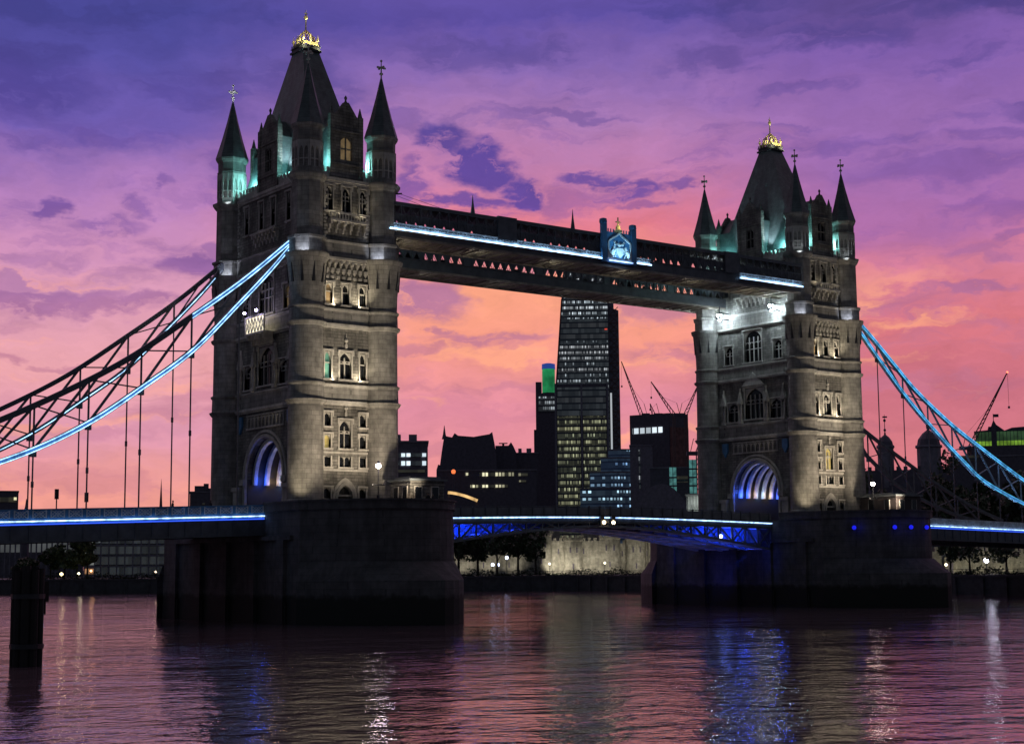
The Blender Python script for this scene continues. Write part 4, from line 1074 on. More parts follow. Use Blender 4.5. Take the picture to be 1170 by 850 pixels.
def person(x, y, z, h, rz, label, lean=0, arm=0, group='people on the bridge'):
    me = bpy.data.meshes.new('person'); k = h/1.75
    V = [(0, 0, .96, .13), (0, .01, 1.18, .125), (0, .02, 1.40, .14), (0, .02, 1.52, .058), (0, -.01, 1.61, .085), (0, -.01, 1.70, .075),
         (.1, 0, .90, .09), (.12, -.02, .50, .062), (.12, .03, .08, .045), (.12, -.12, .04, .04), (-.1, 0, .90, .09), (-.12, .03, .50, .062), (-.13, .08, .08, .045), (-.13, -.07, .04, .04),
         (.19, .02, 1.42, .06), (.25, .03, 1.15, .045), (.23, -.10-arm*.2, .92+arm*.25, .035), (-.19, .02, 1.42, .06), (-.25, .03, 1.15, .045), (-.23, -.08-arm*.1, .92+arm*.1, .035), (.22, -.16-arm*.2, .88+arm*.25, .03), (-.22, -.14-arm*.1, .88+arm*.1, .03)]
    E_ = [(0, 1), (1, 2), (2, 3), (3, 4), (4, 5), (0, 6), (6, 7), (7, 8), (8, 9), (0, 10), (10, 11), (11, 12), (12, 13), (2, 14), (14, 15), (15, 16), (16, 20), (2, 17), (17, 18), (18, 19), (19, 21)]
    me.from_pydata([(a*k, (b_-lean*c)*k, c*k) for a, b_, c, r in V], E_, [])
    o = bpy.data.objects.new('person', me); COL.objects.link(o); o.location = (x, y, z); o.rotation_euler = (0, 0, rz)
    me.materials.append(M['cloth'])
    md = o.modifiers.new('skin', 'SKIN')
    if not me.skin_vertices: 
        bm = bmesh.new(); bm.from_mesh(me); bm.verts.layers.skin.verify(); bm.to_mesh(me); bm.free()
    for i, (a, b_, c, r) in enumerate(V): me.skin_vertices[0].data[i].radius = (r*k, r*k)
    me.skin_vertices[0].data[0].use_root = True
    s = o.modifiers.new('smooth', 'SUBSURF'); s.levels = 1; s.render_levels = 1
    hb = MB(); hb.ball((0, (.0-lean*1.68)*k, 1.72*k), .092*k, 8, 6); hb.build('hair', 'darkmetal', o)
    fb = MB(); fb.ball((0, (-.045-lean*1.62)*k, 1.635*k), .066*k, 8, 6); fb.build('face', 'skin', o)
    return tag(o, label, 'person', group)
person(-3.6, -22.9, 12.2, 1.72, .5, 'person in dark clothes behind the left pier parapet, below the near tower doorway')
person(3.0, -22.6, 12.2, 1.78, -.3, 'person in dark coat leaning on the left pier parapet, right of the lamp post', .04, 1)
person(3.9, -22.2, 12.2, 1.70, .2, 'person standing close behind the parapet beside the leaning one')
person(5.2, -21.6, 12.2, 1.80, 1.0, 'tallest of the people on the left pier, turned sideways near the lodge')
person(-20.5, -8.3, 11.55, 1.74, 1.5, 'person walking along the left side span near the tower')
person(-16.0, -8.2, 11.7, 1.68, -1.5, 'person walking on the left side span, closest to the left pier')
for i, (x, y) in enumerate(((-23.7, 8.0), (-29.5, 2.0))):
    T = thing('traffic_signal', 'dark traffic signal on the left side span, '+('right' if i == 0 else 'left')+' one of the two', 'traffic light', (x, y, 11.3), group='traffic signals on the left span')
    b = MB(); b.tube((0, 0, 0), (0, 0, 3.4), .07, n=6); b.build('pole', 'darkmetal', T)
    for s in (0,):
        b = MB(); b.box(s-.19, s+.19, -.15, .15, 2.4, 3.5)
        for zz_ in (2.5, 2.9, 3.3): b.box(s-.13, s+.13, -.3, -.15, zz_+.08, zz_+.12)
        b.build('signal_head', 'darkmetal', T)

# timber mooring dolphin in the foreground river
T = thing('mooring_pile', 'thick black timber mooring pile standing in the river at the left', 'mooring pile', (-57.75, -68.0, 0))
b = MB()
for k in range(9):
    a = 2*pi*k/9; r = .74; b.lathe([(-3, .27), (2.5, .29), (6.1+.18*sin(k*2.3), .29)], r*cos(a), r*sin(a), 9)
b.lathe([(-3, .75), (5.9, .78)], 0, 0, 12); b.build('timber_post', 'wood', T)
for z in (1.1, 4.2): b = MB(); b.lathe([(z, 1.06), (z+.3, 1.07)], 0, 0, 18); b.build('iron_band', 'darkmetal', T)
b = MB(); b.box(.95, 1.28, -.2, .2, 4.0, 5.3); b.box(.9, 1.12, -.16, .16, 3.2, 4.0); b.build('fender', 'wood', T)

# ------------------------------------------------------------------ far shore
GZ = 3.6
def view_rz(px): return -(YAW+math.atan((px-585)/1805.5))
def B(name, label, cat, pl, pr, yt, d, th, rz=0, group=None):
    c = at((pl+pr)/2, 647, d); T = thing(name, label, cat, (c.x, c.y, GZ), view_rz((pl+pr)/2)+rz, group)
    w = (pr-pl)*d/1805.5; h = at((pl+pr)/2, yt, d).z-GZ
    return T, w, th, h, d/1805.5
cool = ((.75, .9, 1.0), (.9, .95, 1.0)); warm = ((1.0, .95, .62), (.95, .88, .50)); bluew = ((.25, .5, 1.0), (.55, .85, 1.0)); green = ((.25, .9, .6), (.8, .95, .7))
glz = (.045, .065, .09)
M['w_cool'] = windows('lit_offices_cool', cool, .5, 1.15, 4.2, .42, gapz=.58, jit=.85, base=glz)
M['w_cool2'] = windows('lit_offices_bright', cool, .8, 1.15, 4.2, .60, gapz=.55, jit=.8, base=glz)
M['w_warm'] = windows('lit_offices_warm', ((.85, .95, .62), (.95, .95, .55)), .42, .95, 4.3, .40, jit=.7, gapz=.55, gapx=.25)
M['w_blue'] = windows('lit_offices_blue', bluew, 1.2, 2.2, 4.0, .30, gapz=.66, gapx=.45, base=(.10, .18, .32))
M['w_dark'] = windows('faint_glow_offices', cool, 1.2, 2.2, 4.2, -.30, gapz=.6, base=glz)
M['w_few'] = windows('few_lit_offices', warm, .8, 2.2, 4.0, .12, gapz=.6)
M['w_row'] = windows('lit_office_row', warm, 1.1, 1.3, 40, .62, jit=.5, gapz=0.0, gapx=.3)
M['w_rowc'] = windows('lit_office_row_cool', cool, 1.3, 1.6, 40, .6, jit=.5, gapz=0.0, gapx=.25)
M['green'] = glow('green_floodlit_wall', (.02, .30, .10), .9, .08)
M['green2'] = glow('green_lit_glazing', (.32, .62, .06), .55, .12)
M['bluerim'] = glow('blue_lit_rim', (.03, .08, .4), .6)
M['teal_g'] = glow('teal_lit_shaft', (.18, .55, .52), .35, .35)
M['white_g'] = glow('white_lit_canopy', (.7, .78, .72), .35, .3)
M['red_l'] = glow('red_warning_lamp', (1, .12, .06), 5)
M['tiny'] = glow('distant_lamp', (1.0, .9, .65), 9)
M['tinyw'] = glow('distant_white_lamp', (.85, .95, 1.0), 9)

# wedge tower
T, w, th, h, s = B('skyscraper', 'tallest dark glass wedge tower with bright office floors under the walkway', 'skyscraper', 622, 712, 296, 1150, 55)
def X(px): return (px-667)*s
def Z(py): return (647-py)*s+2.4
b = MB(); b.ext([(X(622), 0), (X(700), 0), (X(700), Z(300)), (X(648), Z(300))], 0, th); b.build('glass_body', 'far_dark', T)
b = MB(); b.ext([(X(700.2), 0), (X(712), 0), (X(711.5), Z(352)), (X(706), Z(350)), (X(705.5), Z(330)), (X(700.2), Z(330))], 3, th-5); b.build('service_core', 'far_mid', T)
b = MB()
for k in range(31):
    z = Z(640)-0+k*6.0
    if z > Z(352): break
    b.bar((X(701), 2.6, z), (X(711), 2.6, z+6), .5); b.bar((X(711), 2.6, z), (X(701), 2.6, z+6), .5); b.bar((X(700.5), 2.6, z), (X(711.5), 2.6, z), .6)
b.build('cross_bracing', 'far_brown', T)
b = MB()
for k in range(12):
    z0 = Z(640)+k*16; b.bar((X(622+26*(z0/Z(300))), -.5, z0), (X(622+26*((z0+16)/Z(300))), -.5, z0+16), .5) if z0+16 < Z(300) else None
b.build('edge_frame', 'far_brown', T)
def edge(py): return 622+26*Z(py)/Z(300)
for (ya, yb, mt) in ((306, 362, 'w_cool2'), (388, 444, 'w_cool')):
    b = MB(); b.ext([(X(edge(yb))+1, Z(yb)), (X(699), Z(yb)), (X(699), Z(ya)), (X(edge(ya))+1, Z(ya))], -.5, -.1); b.build('lit_floors', mt, T)
b = MB(); b.box(X(695), X(698), -.9, -.6, Z(375.5), Z(374)); b.build('warning_light', glow('red_sign', (1, .1, .06), .7), T)
for (ya, yb) in ((362.5, 387.5), (444.5, 640)):
    b = MB(); b.ext([(X(edge(yb))+1, Z(yb)), (X(699), Z(yb)), (X(699), Z(ya)), (X(edge(ya))+1, Z(ya))], -.5, -.1); b.build('dark_floors', 'w_dark', T)
# block in front
T, w, th, h, s = B('office_block', 'dark office block with rows of yellow lit windows in front of the wedge tower', 'office block', 637, 697, 436, 1000, 40)
b = MB(); b.box(-w/2, w/2, 0, th, 0, h); b.build('facade', 'far_dark', T)
zz1 = (647-476)*s+2.4; xm = (667-667)*s
b = MB(); b.box(-w/2+1, xm-1, -.5, -.1, 12, zz1); b.build('lit_floors', 'w_warm', T); b = MB(); b.box(xm+1, w/2-1, -.5, -.1, 12, zz1); b.build('lit_floors', 'w_warm', T)
b = MB(); b.box(-w/2+1, w/2-1, -.5, -.1, zz1+.5, h-2); b.build('dark_floors', 'w_dark', T)
b = MB()
for u in (-w/2, xm, w/2): b.box(u-.6, u+.6, -1.2, -.0, 0, h+.5)
b.build('pilaster', 'far_mid', T)
b = MB(); b.box(w/2-.2+2, w/2+.9+2, -1.0, 1.0, (647-560)*s, (647-445)*s); b.build('light_line', glow('light_line', (.8, .85, .9), .5), T)
# green topped tower
T, w, th, h, s = B('green_topped_tower', 'slim tower with green floodlit drum and blue rim left of the wedge tower', 'skyscraper', 613, 637, 412, 1080, 26)
f = lambda px: (px-625)*s; g = lambda py: (647-py)*s+2.4
b = MB(); b.box(f(614), f(637), 4, th, 0, g(448)); b.box(f(611.5), f(617), 6, th, 0, g(490)); b.box(f(614), f(621), 8, th-4, g(448), g(434)); b.build('facade', 'far_dark', T)
b = MB(); b.lathe([(0, f(637)-f(629.2)), (g(446), f(637)-f(629.2))], f(629.2), 14, 20); b.build('drum_shaft', 'far_dark', T)
b = MB(); b.lathe([(g(446), f(637)-f(629.4)), (g(418), f(637)-f(629.4))], f(629.2), 14, 20); b.build('green_drum', 'green', T)
b = MB(); b.lathe([(g(418), f(637)-f(629.0)), (g(412), f(637)-f(629.2)), (g(411), 2)], f(629.2), 14, 20); b.build('blue_rim', 'bluerim', T)
b = MB(); b.box(f(617), f(636), 3.4, 3.8, g(470), g(452)); b.build('lit_floors', windows('dim_offices', cool, .45, 1.4, 4, .5, gapz=.5), T)
# stepped blue glass building
T, w, th, h, s = B('stepped_glass_building', 'curved stepped glass building dotted with blue-white lights', 'office block', 662, 728, 514, 880, 40)
f = lambda px: (px-695)*s; g = lambda py: (647-py)*s+2.4
for (a, c, yt, y0) in ((697, 727, 514, 14), (688, 727, 524, 10), (675, 722, 541, 6), (664, 722, 560, 2)):
    b = MB(); n = 8; pts = [(f(a)+(f(c)-f(a))*i/n, y0-3*sin(pi*i/n)) for i in range(n+1)]+[(f(c), 40), (f(a), 40)]
    b.plan(pts, 0, g(yt)); b.build('glass_tier', 'w_blue', T)
    b = MB(); b.plan([(x, y-.2) for x, y in pts], g(yt), g(yt)+.8); b.build('tier_roof', 'far_mid', T)
# dark block with crane
T, w, th, h, s = B('unfinished_block', 'big dark square block with one lit strip and reddish striped side', 'office block', 722, 790, 471, 800, 40)
f = lambda px: (px-756)*s; g = lambda py: (647-py)*s+2.4
b = MB(); b.plan([(f(722), 10), (f(768), 0), (f(790), 9), (f(790), 45), (f(722), 45)], 0, g(473)); b.build('facade', 'far_dark', T)
b = MB(); b.plan([(f(768)+.3, -.3), (f(790)+.1, 8.6), (f(790)+.1, 9.4), (f(768)+.3, .4)], g(535), g(489))
b.build('striped_side', stone('red_brown_strips', (.28, .13, .13), (.20, .09, .09), 60, 3.0, .2, .25), T)
b = MB(); b.plan([(f(725), 8.9), (f(760), 1.3), (f(760), 1.9), (f(725), 9.5)], g(495), g(488.5)); b.build('lit_floors', 'w_rowc', T)
# lower row of mixed buildings
def simple(name, label, cat, pl, pr, yt, d, th, mat, rows=(), roof=None, rz=0):
    T, w, th, h, s = B(name, label, cat, pl, pr, yt, d, th, rz)
    b = MB(); b.box(-w/2, w/2, 0, th, 0, h); b.build('facade', mat, T)
    c = (pl+pr)/2
    b = MB(); b.box(-w/2-.3, w/2+.3, -.3, th, h, h+.5)
    if roof == 'plant':
        for q, r in ((-.3, .15), (.1, .22)): b.box(w*q-w*r/2*1, w*q+w*r/2, 2, th*.6, h+.5, h+2.6)
    b.build('roof', 'far_mid', T)
    for (a, e, ya, yb, mt) in rows:
        b = MB(); b.box((a-c)*s, (e-c)*s, -.4, -.05, (647-yb)*s+2.4, (647-ya)*s+2.4); b.build('lit_floors', mt, T)
    return T, w, th, h, s
simple('office_slab', 'grey unlit slab in front of the striped block', 'office block', 722, 748, 508, 700, 20, 'far_mid', [(732, 734, 515, 560, 'w_cool')])
simple('office_slab', 'low dark office building with a few lit panes beneath the striped block', 'office block', 745, 796, 534, 640, 25, 'far_dark', [(770, 788, 546, 553, 'w_few')])
for (a, c, y0_, y1_, lb) in ((767, 775, 533, 560, 'left'), (790, 798, 524, 562, 'right')):
    T, w, th, h, s = B('lit_stair_tower', lb+' of two teal lit glass stair towers beside the far tower', 'stair tower', a, c, y0_, 600, 6, group='teal lit stair towers')
    b = MB(); b.box(-w/2, w/2, 0, th, 0, h); b.build('glass_shaft', 'teal_g', T)
    b = MB()
    for k in range(int(h/3.2)): b.box(-w/2-.15, w/2+.15, -.2, th, 3.2*k, 3.2*k+.6)
    b.box(-.12, .12, -.25, .1, 0, h); b.build('floor_frame', 'far_dark', T)
T, w, th, h, s = B('domed_hall', 'low wide building with shallow bluish dome roof behind the bascule', 'hall', 722, 792, 552, 560, 30)
b = MB(); n = 14; b.ext([(-w/2, 0)]+[(-w/2+w*i/n, h*.62+h*.38*sin(pi*i/n)**.7) for i in range(n+1)]+[(w/2, 0)], 0, th); b.build('dome_roof', 'far_mid', T)
b = MB(); b.box(-w/2+2, w/2-2, -.3, -.1, h*.5, h*.56); b.build('lit_floors', 'w_few', T)
T, w, th, h, s = B('white_pavilion', 'small pale riverside pavilion with railings left of the far tower', 'pavilion', 786, 808, 564, 420, 10)
b = MB(); b.box(-w/2, w/2, 0, th, 0, h*.55); b.box(-w/2+.3, w/2-.3, .4, th, h*.55, h*.6); b.box(-w/2-.3, w/2+.3, -.3, th, h-.4, h)
for k in range(7): u = -w/2+.15+(w-.3)*k/6; b.box(u-.12, u+.12, -.1, .15, h*.55, h-.4)
b.build('pavilion_frame', 'far_white', T); b = MB(); b.box(-w/2+.4, w/2-.4, 2.2, 2.5, h*.6, h-.4); b.build('lit_interior', 'white_g', T)
lamp('pavilion_lamp', 'POINT', (0, -4, h*.8), 380, (.9, 1, .9), .3, parent=T)
# pointed-roof hall left of centre
T, w, th, h, s = B('peaked_office', 'dark steep-roofed building with a thin spire left of the skyscrapers', 'office block', 496, 570, 486, 700, 40)
f = lambda px: (px-533)*s; g = lambda py: (647-py)*s+2.4
b = MB(); b.ext([(f(498), 0), (f(499), g(536)), (f(501), g(530)), (f(503), g(531)), (f(505), g(516)), (f(508), g(497)), (f(517), g(499)), (f(520), g(494)), (f(524), g(497)), (f(542), g(498.5)), (f(560), g(495.5)), (f(563.5), g(493)), (f(566), g(506)), (f(568), g(520)), (f(570), 0)], 0, th); b.build('roof_body', 'far_dark', T)
b = MB(); b.lathe([(g(500), 1.3), (g(494), .7), (g(484), .1)], f(508), 5, 6); b.build('spire', 'far_dark', T)
T, w, th, h, s = B('peaked_office', 'second dark steep-roofed building with a roof dish beside the first', 'office block', 567, 592, 505, 720, 30)
f = lambda px: (px-579.5)*s
b = MB(); b.ext([(f(567), 0), (f(567), g(509)), (f(582), g(509)), (f(585), g(505)), (f(588), g(510)), (f(591), g(517)), (f(592), 0)], 0, th); b.build('roof_body', 'far_dark', T)
b = MB(); b.tube((f(576), 5, g(509)), (f(576), 5, g(505.5)), .5); b.box(f(571), f(581), 4, 6, g(506), g(505)); b.build('roof_dish', 'far_dark', T)
simple('office_slab', 'dark block with small roof plant between the peaked roofs and the green topped tower', 'office block', 590, 616, 517, 740, 30, 'far_dark', [(592, 612, 540.5, 544, 'w_row')], 'plant')
simple('office_slab', 'long low office building with two rows of lit windows left of the skyscrapers', 'office block', 500, 614, 537, 620, 25, 'far_dark', [(548, 588, 540, 544, 'w_row'), (532, 536, 540, 543, 'w_row'), (538, 581, 554, 557, 'w_row'), (593, 604, 541, 544, 'w_row'), (594, 602, 549, 551, 'w_row')])
simple('office_slab', 'flat-roofed building with cool lit floors right of the near tower', 'office block', 446, 489, 504, 480, 20, 'far_dark', [(452, 487, 517, 521, 'w_rowc'), (452, 487, 526, 531, 'w_rowc'), (452, 486, 536, 539, 'w_few')], 'plant')
T, w, th, h, s = B('lit_canopy', 'curved canopy edge glowing orange behind the left pier lodge', 'canopy', 512, 546, 562, 450, 6)
b = MB(); p = None
for i in range(9):
    q = i/8; c = (-w/2+w*q, 0, h-2.4*q**1.6)
    if p: b.bar(p, c, .5, .8)
    p = c
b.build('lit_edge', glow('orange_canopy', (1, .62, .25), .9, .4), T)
b = MB(); b.box(-w/2, -w/2+.5, .6, 1.2, 0, h); b.box(w/2-.5, w/2, .6, 1.2, 0, h-2.4); b.box(-w/2, w/2, .6, 1.4, 0, h-4); b.build('canopy_wall', 'far_dark', T)
T, w, th, h, s = B('beacon_mast', 'short mast with red lamp right of the near tower', 'mast', 517, 520, 538, 610, 1)
b = MB(); b.tube((0, 0, 0), (0, 0, h), .3); b.build('mast_pole', 'far_dark', T); b = MB(); b.ball((0, 0, h), .9); b.build('red_lamp', glow('soft_red', (1, .2, .06), 1.3), T)

# cranes
def crane(label, base, tip, d, mast_y, group='cranes over the city'):
    p = at(*base, d); q = at(*tip, d); T = thing('tower_crane', label, 'crane', (p.x, p.y, GZ), -YAW, group)
    s = d/1805.5; L = (tip[0]-base[0])*s; zb = p.z-GZ; zt = q.z-GZ; W_ = 1.0
    b = MB()
    for dx in (-W_/2, W_/2): b.bar((dx, 0, 0), (dx, 0, zb), .45)
    k = 0
    while k < zb-2 and k < 400: b.bar((-W_/2, 0, k), (W_/2, 0, k+2), .25); k += 2
    b.build('mast', 'far_brown', T)
    b = MB(); P_ = Vector((0, 0, zb)); Q = Vector((L, 0, zt)); dv = (Q-P_); n = int(dv.length/2.2); u = dv.normalized(); nn = Vector((-u.z, 0, u.x))*.85
    b.bar(P_+nn, Q, .42); b.bar(P_-nn, Q, .42)
    for i in range(n):
        a, c = i/n, (i+1)/n; fa, fc = 1-a, 1-c
        b.bar(P_+dv*a+nn*fa, P_+dv*c-nn*fc, .26)
    b.build('jib', 'far_brown', T)
    sg = -1 if L > 0 else 1
    b = MB(); b.box(min(0, sg*4.5), max(0, sg*4.5), -.8, .8, zb-.8, zb+.8); b.bar((sg*3, 0, zb), (sg*1.5, 0, zb+6), .25); b.bar((sg*1.5, 0, zb+6), (L*.55, 0, zb+(zt-zb)*.55), .09); b.build('counter_jib', 'far_dark', T)
    b = MB(); b.bar((L, 0, zt), (L+.01, 0, zt-(zt-zb)*.45), .1); b.box(L-.4, L+.4, -.3, .3, zt-(zt-zb)*.45-1, zt-(zt-zb)*.45); b.build('hook_rope', 'far_dark', T)
    return T, L, zt
crane('luffing crane leaning left against the wedge tower, jib crossing the sky', (733, 474), (711, 412), 850, 0)
crane('crane above the dark block with jib leaning left', (770, 474), (744.5, 435.5), 790, 0)
crane('crane above the dark block with jib leaning right toward the far tower', (783, 474), (800.5, 435), 795, 0)
crane('small crane behind the dark block roof', (747, 474), (743, 461), 830, 0)
crane('short crane jib just left of the far tower below the roofline', (797, 518), (806, 488), 640, 0)
T, L, zt = crane('tall red-tipped crane at the right edge of the picture', (1108, 512), (1155, 424), 700, 0)
b = MB(); b.ball((L, 0, zt), .45); b.build('red_lamp', 'red_l', T)

# left horizon
simple('office_slab', 'small block with lit top floor at the far left edge', 'office block', -14, 18, 561, 900, 20, 'far_dark', [(-12, 16, 563, 569, 'w_few')])
T, w, th, h, s = B('church_spire', 'thin dark church spire above the left side span', 'church', 176, 189, 546, 800, 8)
b = MB(); b.box(-w*.35, w*.35, 0, w*.7, 0, h*.45); b.lathe([(h*.45, w*.4), (h*.6, w*.2), (h, .05)], 0, w*.35, 6); b.build('spire', 'far_dark', T)
T, w, th, h, s = simple('office_slab', 'stepped dark building on the horizon just left of the near tower', 'office block', 216, 250, 562, 760, 16, 'far_dark', [(230, 233, 572, 574, 'w_few')])
b = MB(); b.box(-w*.35, 0, 1, 8, h, h+3.2); b.box(.5, w*.3, 1, 8, h, h+2.1); b.box(-w*.05, w*.12, 1, 6, h, h+4.3); b.build('roof_plant', 'far_dark', T)
T, w, th, h, s = B('domed_kiosk', 'small dark dome on the horizon over the far left span', 'kiosk', 22, 34, 569, 500, 6)
b = MB(); b.lathe([(0, w*.38), (h*.5, w*.38), (h*.52, w*.45), (h*.75, w*.35), (h*.9, w*.12), (h, .1)], 0, 3, 10); b.build('dome', 'far_dark', T)

# buildings on the bank under the left span
T, w, th, h, s = B('modern_riverside_block', 'long glass riverside building with open floors under the left span', 'office block', 98, 196, 600, 470, 20)
b = MB(); b.box(-w/2, w/2, 3, th, 0, h); b.build('core_wall', 'far_dark', T)
b = MB(); 
for k in range(5): b.box(-w/2, w/2, -.2, 3, h*.2*k+.001, h*.2*k+.45)
b.box(-w/2, w/2, -.5, 3, h, h+.6)
for k in range(12): u = -w/2+w*k/11; b.box(u-.2, u+.2, 0, .4, 0, h)
b.build('floor_slab', 'far_mid', T)
b = MB(); b.box(-w/2+.4, w/2, 2.8, 2.95, .5, h-.5); b.build('glazing', windows('dim_glazing', cool, .2, 1.3, 3.1, .10, gapz=.4), T)
T, w, th, h, s = B('lit_stair_tower', 'pale lit stair tower at the left end of the glass riverside building', 'stair tower', 96, 108, 618, 455, 5)
b = MB(); b.box(-w/2, w/2, 0, th, 0, h); b.build('shaft_wall', 'far_mid', T)
for k in range(4): b = MB(); b.box(-w/2+.3, w/2-.3, -.15, -.02, 1.2+h*.24*k, 1.2+h*.24*k+1.5); b.build('lit_floors', glow('stair_light%d' % k, ((1, .5, .25) if k == 0 else (.7, .75, .7)), .35, .4), T)
T, w, th, h, s = B('white_riverside_building', 'pale building with softly lit upper floor behind the trees at far left', 'building', -40, 92, 607, 520, 20)
b = MB(); b.box(-w/2, w/2, 0, th, 0, h); b.build('facade', 'far_mid', T)
b = MB(); b.box(-w/2, w/2, -.4, -.1, h*.55, h*.92); b.build('lit_storey', glow('dim_storey', (.30, .32, .33), .22, .06), T)
b = MB()
for k in range(24): u = -w/2+w*k/23; b.box(u-.25, u+.25, -.8, -.1, 0, h)
b.build('pilaster', 'far_mid', T)
for i, (px, py, mt, r, cc) in enumerate(((48, 658, 'b', .8, (.25, .5, 1)), (70, 656, 'w', 1.0, (1, .8, .4)), (90, 655, 'g', .6, (1, .9, .55)), (178, 653, 'w2', .5, (1, .75, .5)), (185, 651, 'w2', .4, (1, .9, .8)), (3, 670, 't', .7, (.3, .9, .9)), (182, 672, 't2', .3, (1, 1, .9)), (104, 652, 'o', .6, (1, .5, .2)))):
    c = at(px, py, 415+i)
    T = thing('quay_lamp', ['blue-white lamp beside the mooring pile', 'large yellow lit bush lamp on the far left bank', 'small pale lamp under the trees', 'left lamp of a pair by the left pier', 'right lamp of a pair by the left pier', 'teal lamp at the left edge', 'tiny low white lamp by the left pier waterline', 'orange lamp by the stair tower'][i], 'lamp', (c.x, c.y, GZ), group='quay lamps on the far left bank')
    b = MB(); b.tube((0, 0, 0), (0, 0, c.z-GZ-r*.6 if c.z-GZ-r > .3 else .3), .08, n=6); b.build('post', 'darkmetal', T)
    b = MB(); b.ball((0, 0, c.z-GZ), r*.5, 8, 6); b.build('globe', glow('quay_globe%d' % i, cc, 5), T)
    lamp('quay_light', 'POINT', (0, -1.5, c.z-GZ+.5), 140*r, cc, .3, parent=T)

# trees
def crown_leaves(b, cx, cy, cz, rx, ry, rz_, n, ls, rnd):
    cl = [(rnd.gauss(0, .45), rnd.gauss(0, .45), rnd.gauss(0, .42), rnd.uniform(.22, .42)) for _ in range(16)]
    for _ in range(n):
        a = rnd.choice(cl); d = Vector((rnd.gauss(0, 1), rnd.gauss(0, 1), rnd.gauss(0, 1))).normalized()*a[3]*rnd.random()**.4
        p = Vector((cx+(a[0]+d.x)*rx, cy+(a[1]+d.y)*ry, cz+(a[2]+d.z)*rz_))
        if p.z < cz-rz_*.95: continue
        u = Vector((rnd.gauss(0, 1), rnd.gauss(0, 1), rnd.gauss(0, 1))).normalized(); v = u.cross(Vector((rnd.random(), rnd.random(), rnd.random()+.1))).normalized(); l = ls*rnd.uniform(.6, 1.3)
        b.add([p-u*l*.5, p+v*l*.35, p+u*l*.6, p-v*l*.35], [(0, 1, 2, 3)])
def tree(px, ytop, d, hw, label, group, seed, trunk=.35, n=1500, ls=.9, lean=0):
    rnd = random.Random(seed); c = at(px, 647, d); T = thing('tree', label, 'tree', (c.x, c.y, GZ-.1), rnd.random()*6, group)
    H = at(px, ytop, d).z-GZ; R_ = hw*d/1805.5
    b = MB(); b.tube((0, 0, 0), (lean*.5, 0, H*.3), trunk, trunk*.75, 8); b.tube((lean*.5, 0, H*.3), (lean, .1, H*.62), trunk*.75, trunk*.4, 8)
    for k in range(7):
        a = 2*pi*k/7+rnd.random(); z0 = H*(.3+.05*k); r = R_*rnd.uniform(.45, .8)
        m_ = (lean*.7+r*.45*cos(a), r*.45*sin(a), z0+H*.16); e = (lean*.7+r*cos(a), r*sin(a), z0+H*.25)
        b.tube((lean*.7, 0, z0), m_, trunk*.38, trunk*.25, 6); b.tube(m_, e, trunk*.25, trunk*.08, 6)
    b.build('trunk', 'bark', T)
    b = MB(); crown_leaves(b, lean*.7, 0, H*.66, R_, R_, H*.36, n, ls, rnd); b.build('crown', 'leaf', T)
    return T
GL = 'trees on the far bank under the drawbridge'
for i, (px, yt, d, hw, lb) in enumerate(((524, 600, 412, 22, 'leafy tree closest to the left pier'), (546, 602, 405, 24, 'broad tree second from the left pier, pale wall behind its trunk'), (568, 606, 415, 20, 'middle tree in the row beneath the drawbridge'), (592, 598, 400, 30, 'large spreading tree just left of the castle tower'), (612, 607, 425, 16, 'smaller tree touching the castle tower'))):
    tree(px, yt, d, hw, lb, GL, 20+i)
GR = 'trees behind the right span'
for i, (px, yt, d, hw, lb) in enumerate(((1003, 548, 345, 26, 'dark tree behind the right pier cabin'), (1046, 556, 350, 26, 'dark tree under the domed turrets'), (1092, 528, 340, 34, 'tall dark tree behind the right chain hangers'), (1132, 546, 350, 30, 'dark tree under the green lit building'), (1168, 538, 345, 30, 'dark tree at the right edge'))):
    tree(px, yt, d, hw, lb, GR, 40+i, n=2600, ls=1.0)
for i, (px, hw) in enumerate(((1108, 20), (1150, 24), (1086, 14))):
    tree(px, 612, 306, hw, ['small tree standing before the lit quay wall', 'small tree by the right edge before the lit quay wall', 'small tree beside the right pier before the quay wall'][i], 'small trees by the right quay', 60+i, .25, 900, .6)
GQ = 'trees on the far left bank'
for i, (px, yt, hw) in enumerate(((58, 626, 16), (74, 620, 18), (88, 612, 20), (100, 622, 12), (30, 636, 14))):
    tree(px, yt, 432, hw, ['round dark tree second from the mooring pile', 'dark tree in the middle of the left bank group', 'tallest dark tree on the left bank', 'small tree by the stair tower', 'low tree behind the mooring pile'][i], GQ, 80+i, .3, 1800, .9)
# bushes along the embankment (a hedge nobody could count)
b = MB(); rnd = random.Random(5)
for (x0, y0), (x1, y1) in zip(BANK[1:6], BANK[2:7]):
    L = sqrt((x1-x0)**2+(y1-y0)**2); n = int(min(L, 260)*26)
    for _ in range(n):
        q = rnd.random(); off = rnd.uniform(2.5, 5.5); dx, dy = (x1-x0)/L, (y1-y0)/L
        hgt = 1.0+.7*sin(q*L*.5)+.5*sin(q*L*1.7+1); p = Vector((x0+(x1-x0)*q+dy*off, y0+(y1-y0)*q-dx*off*-1 if False else y0+(y1-y0)*q+(-dx)*-off*1, GZ+rnd.random()*max(.4, hgt)))
        u = Vector((rnd.gauss(0, 1), rnd.gauss(0, 1), rnd.gauss(0, 1))).normalized(); v = u.cross(Vector((rnd.random(), rnd.random(), 1))).normalized(); l = .5
        b.add([p-u*l*.5, p+v*l*.35, p+u*l*.6, p-v*l*.35], [(0, 1, 2, 3)])
tag(b.build('hedge', 'leaf2'), 'dark strip of bushes along the far embankment', 'bushes', kind='stuff')

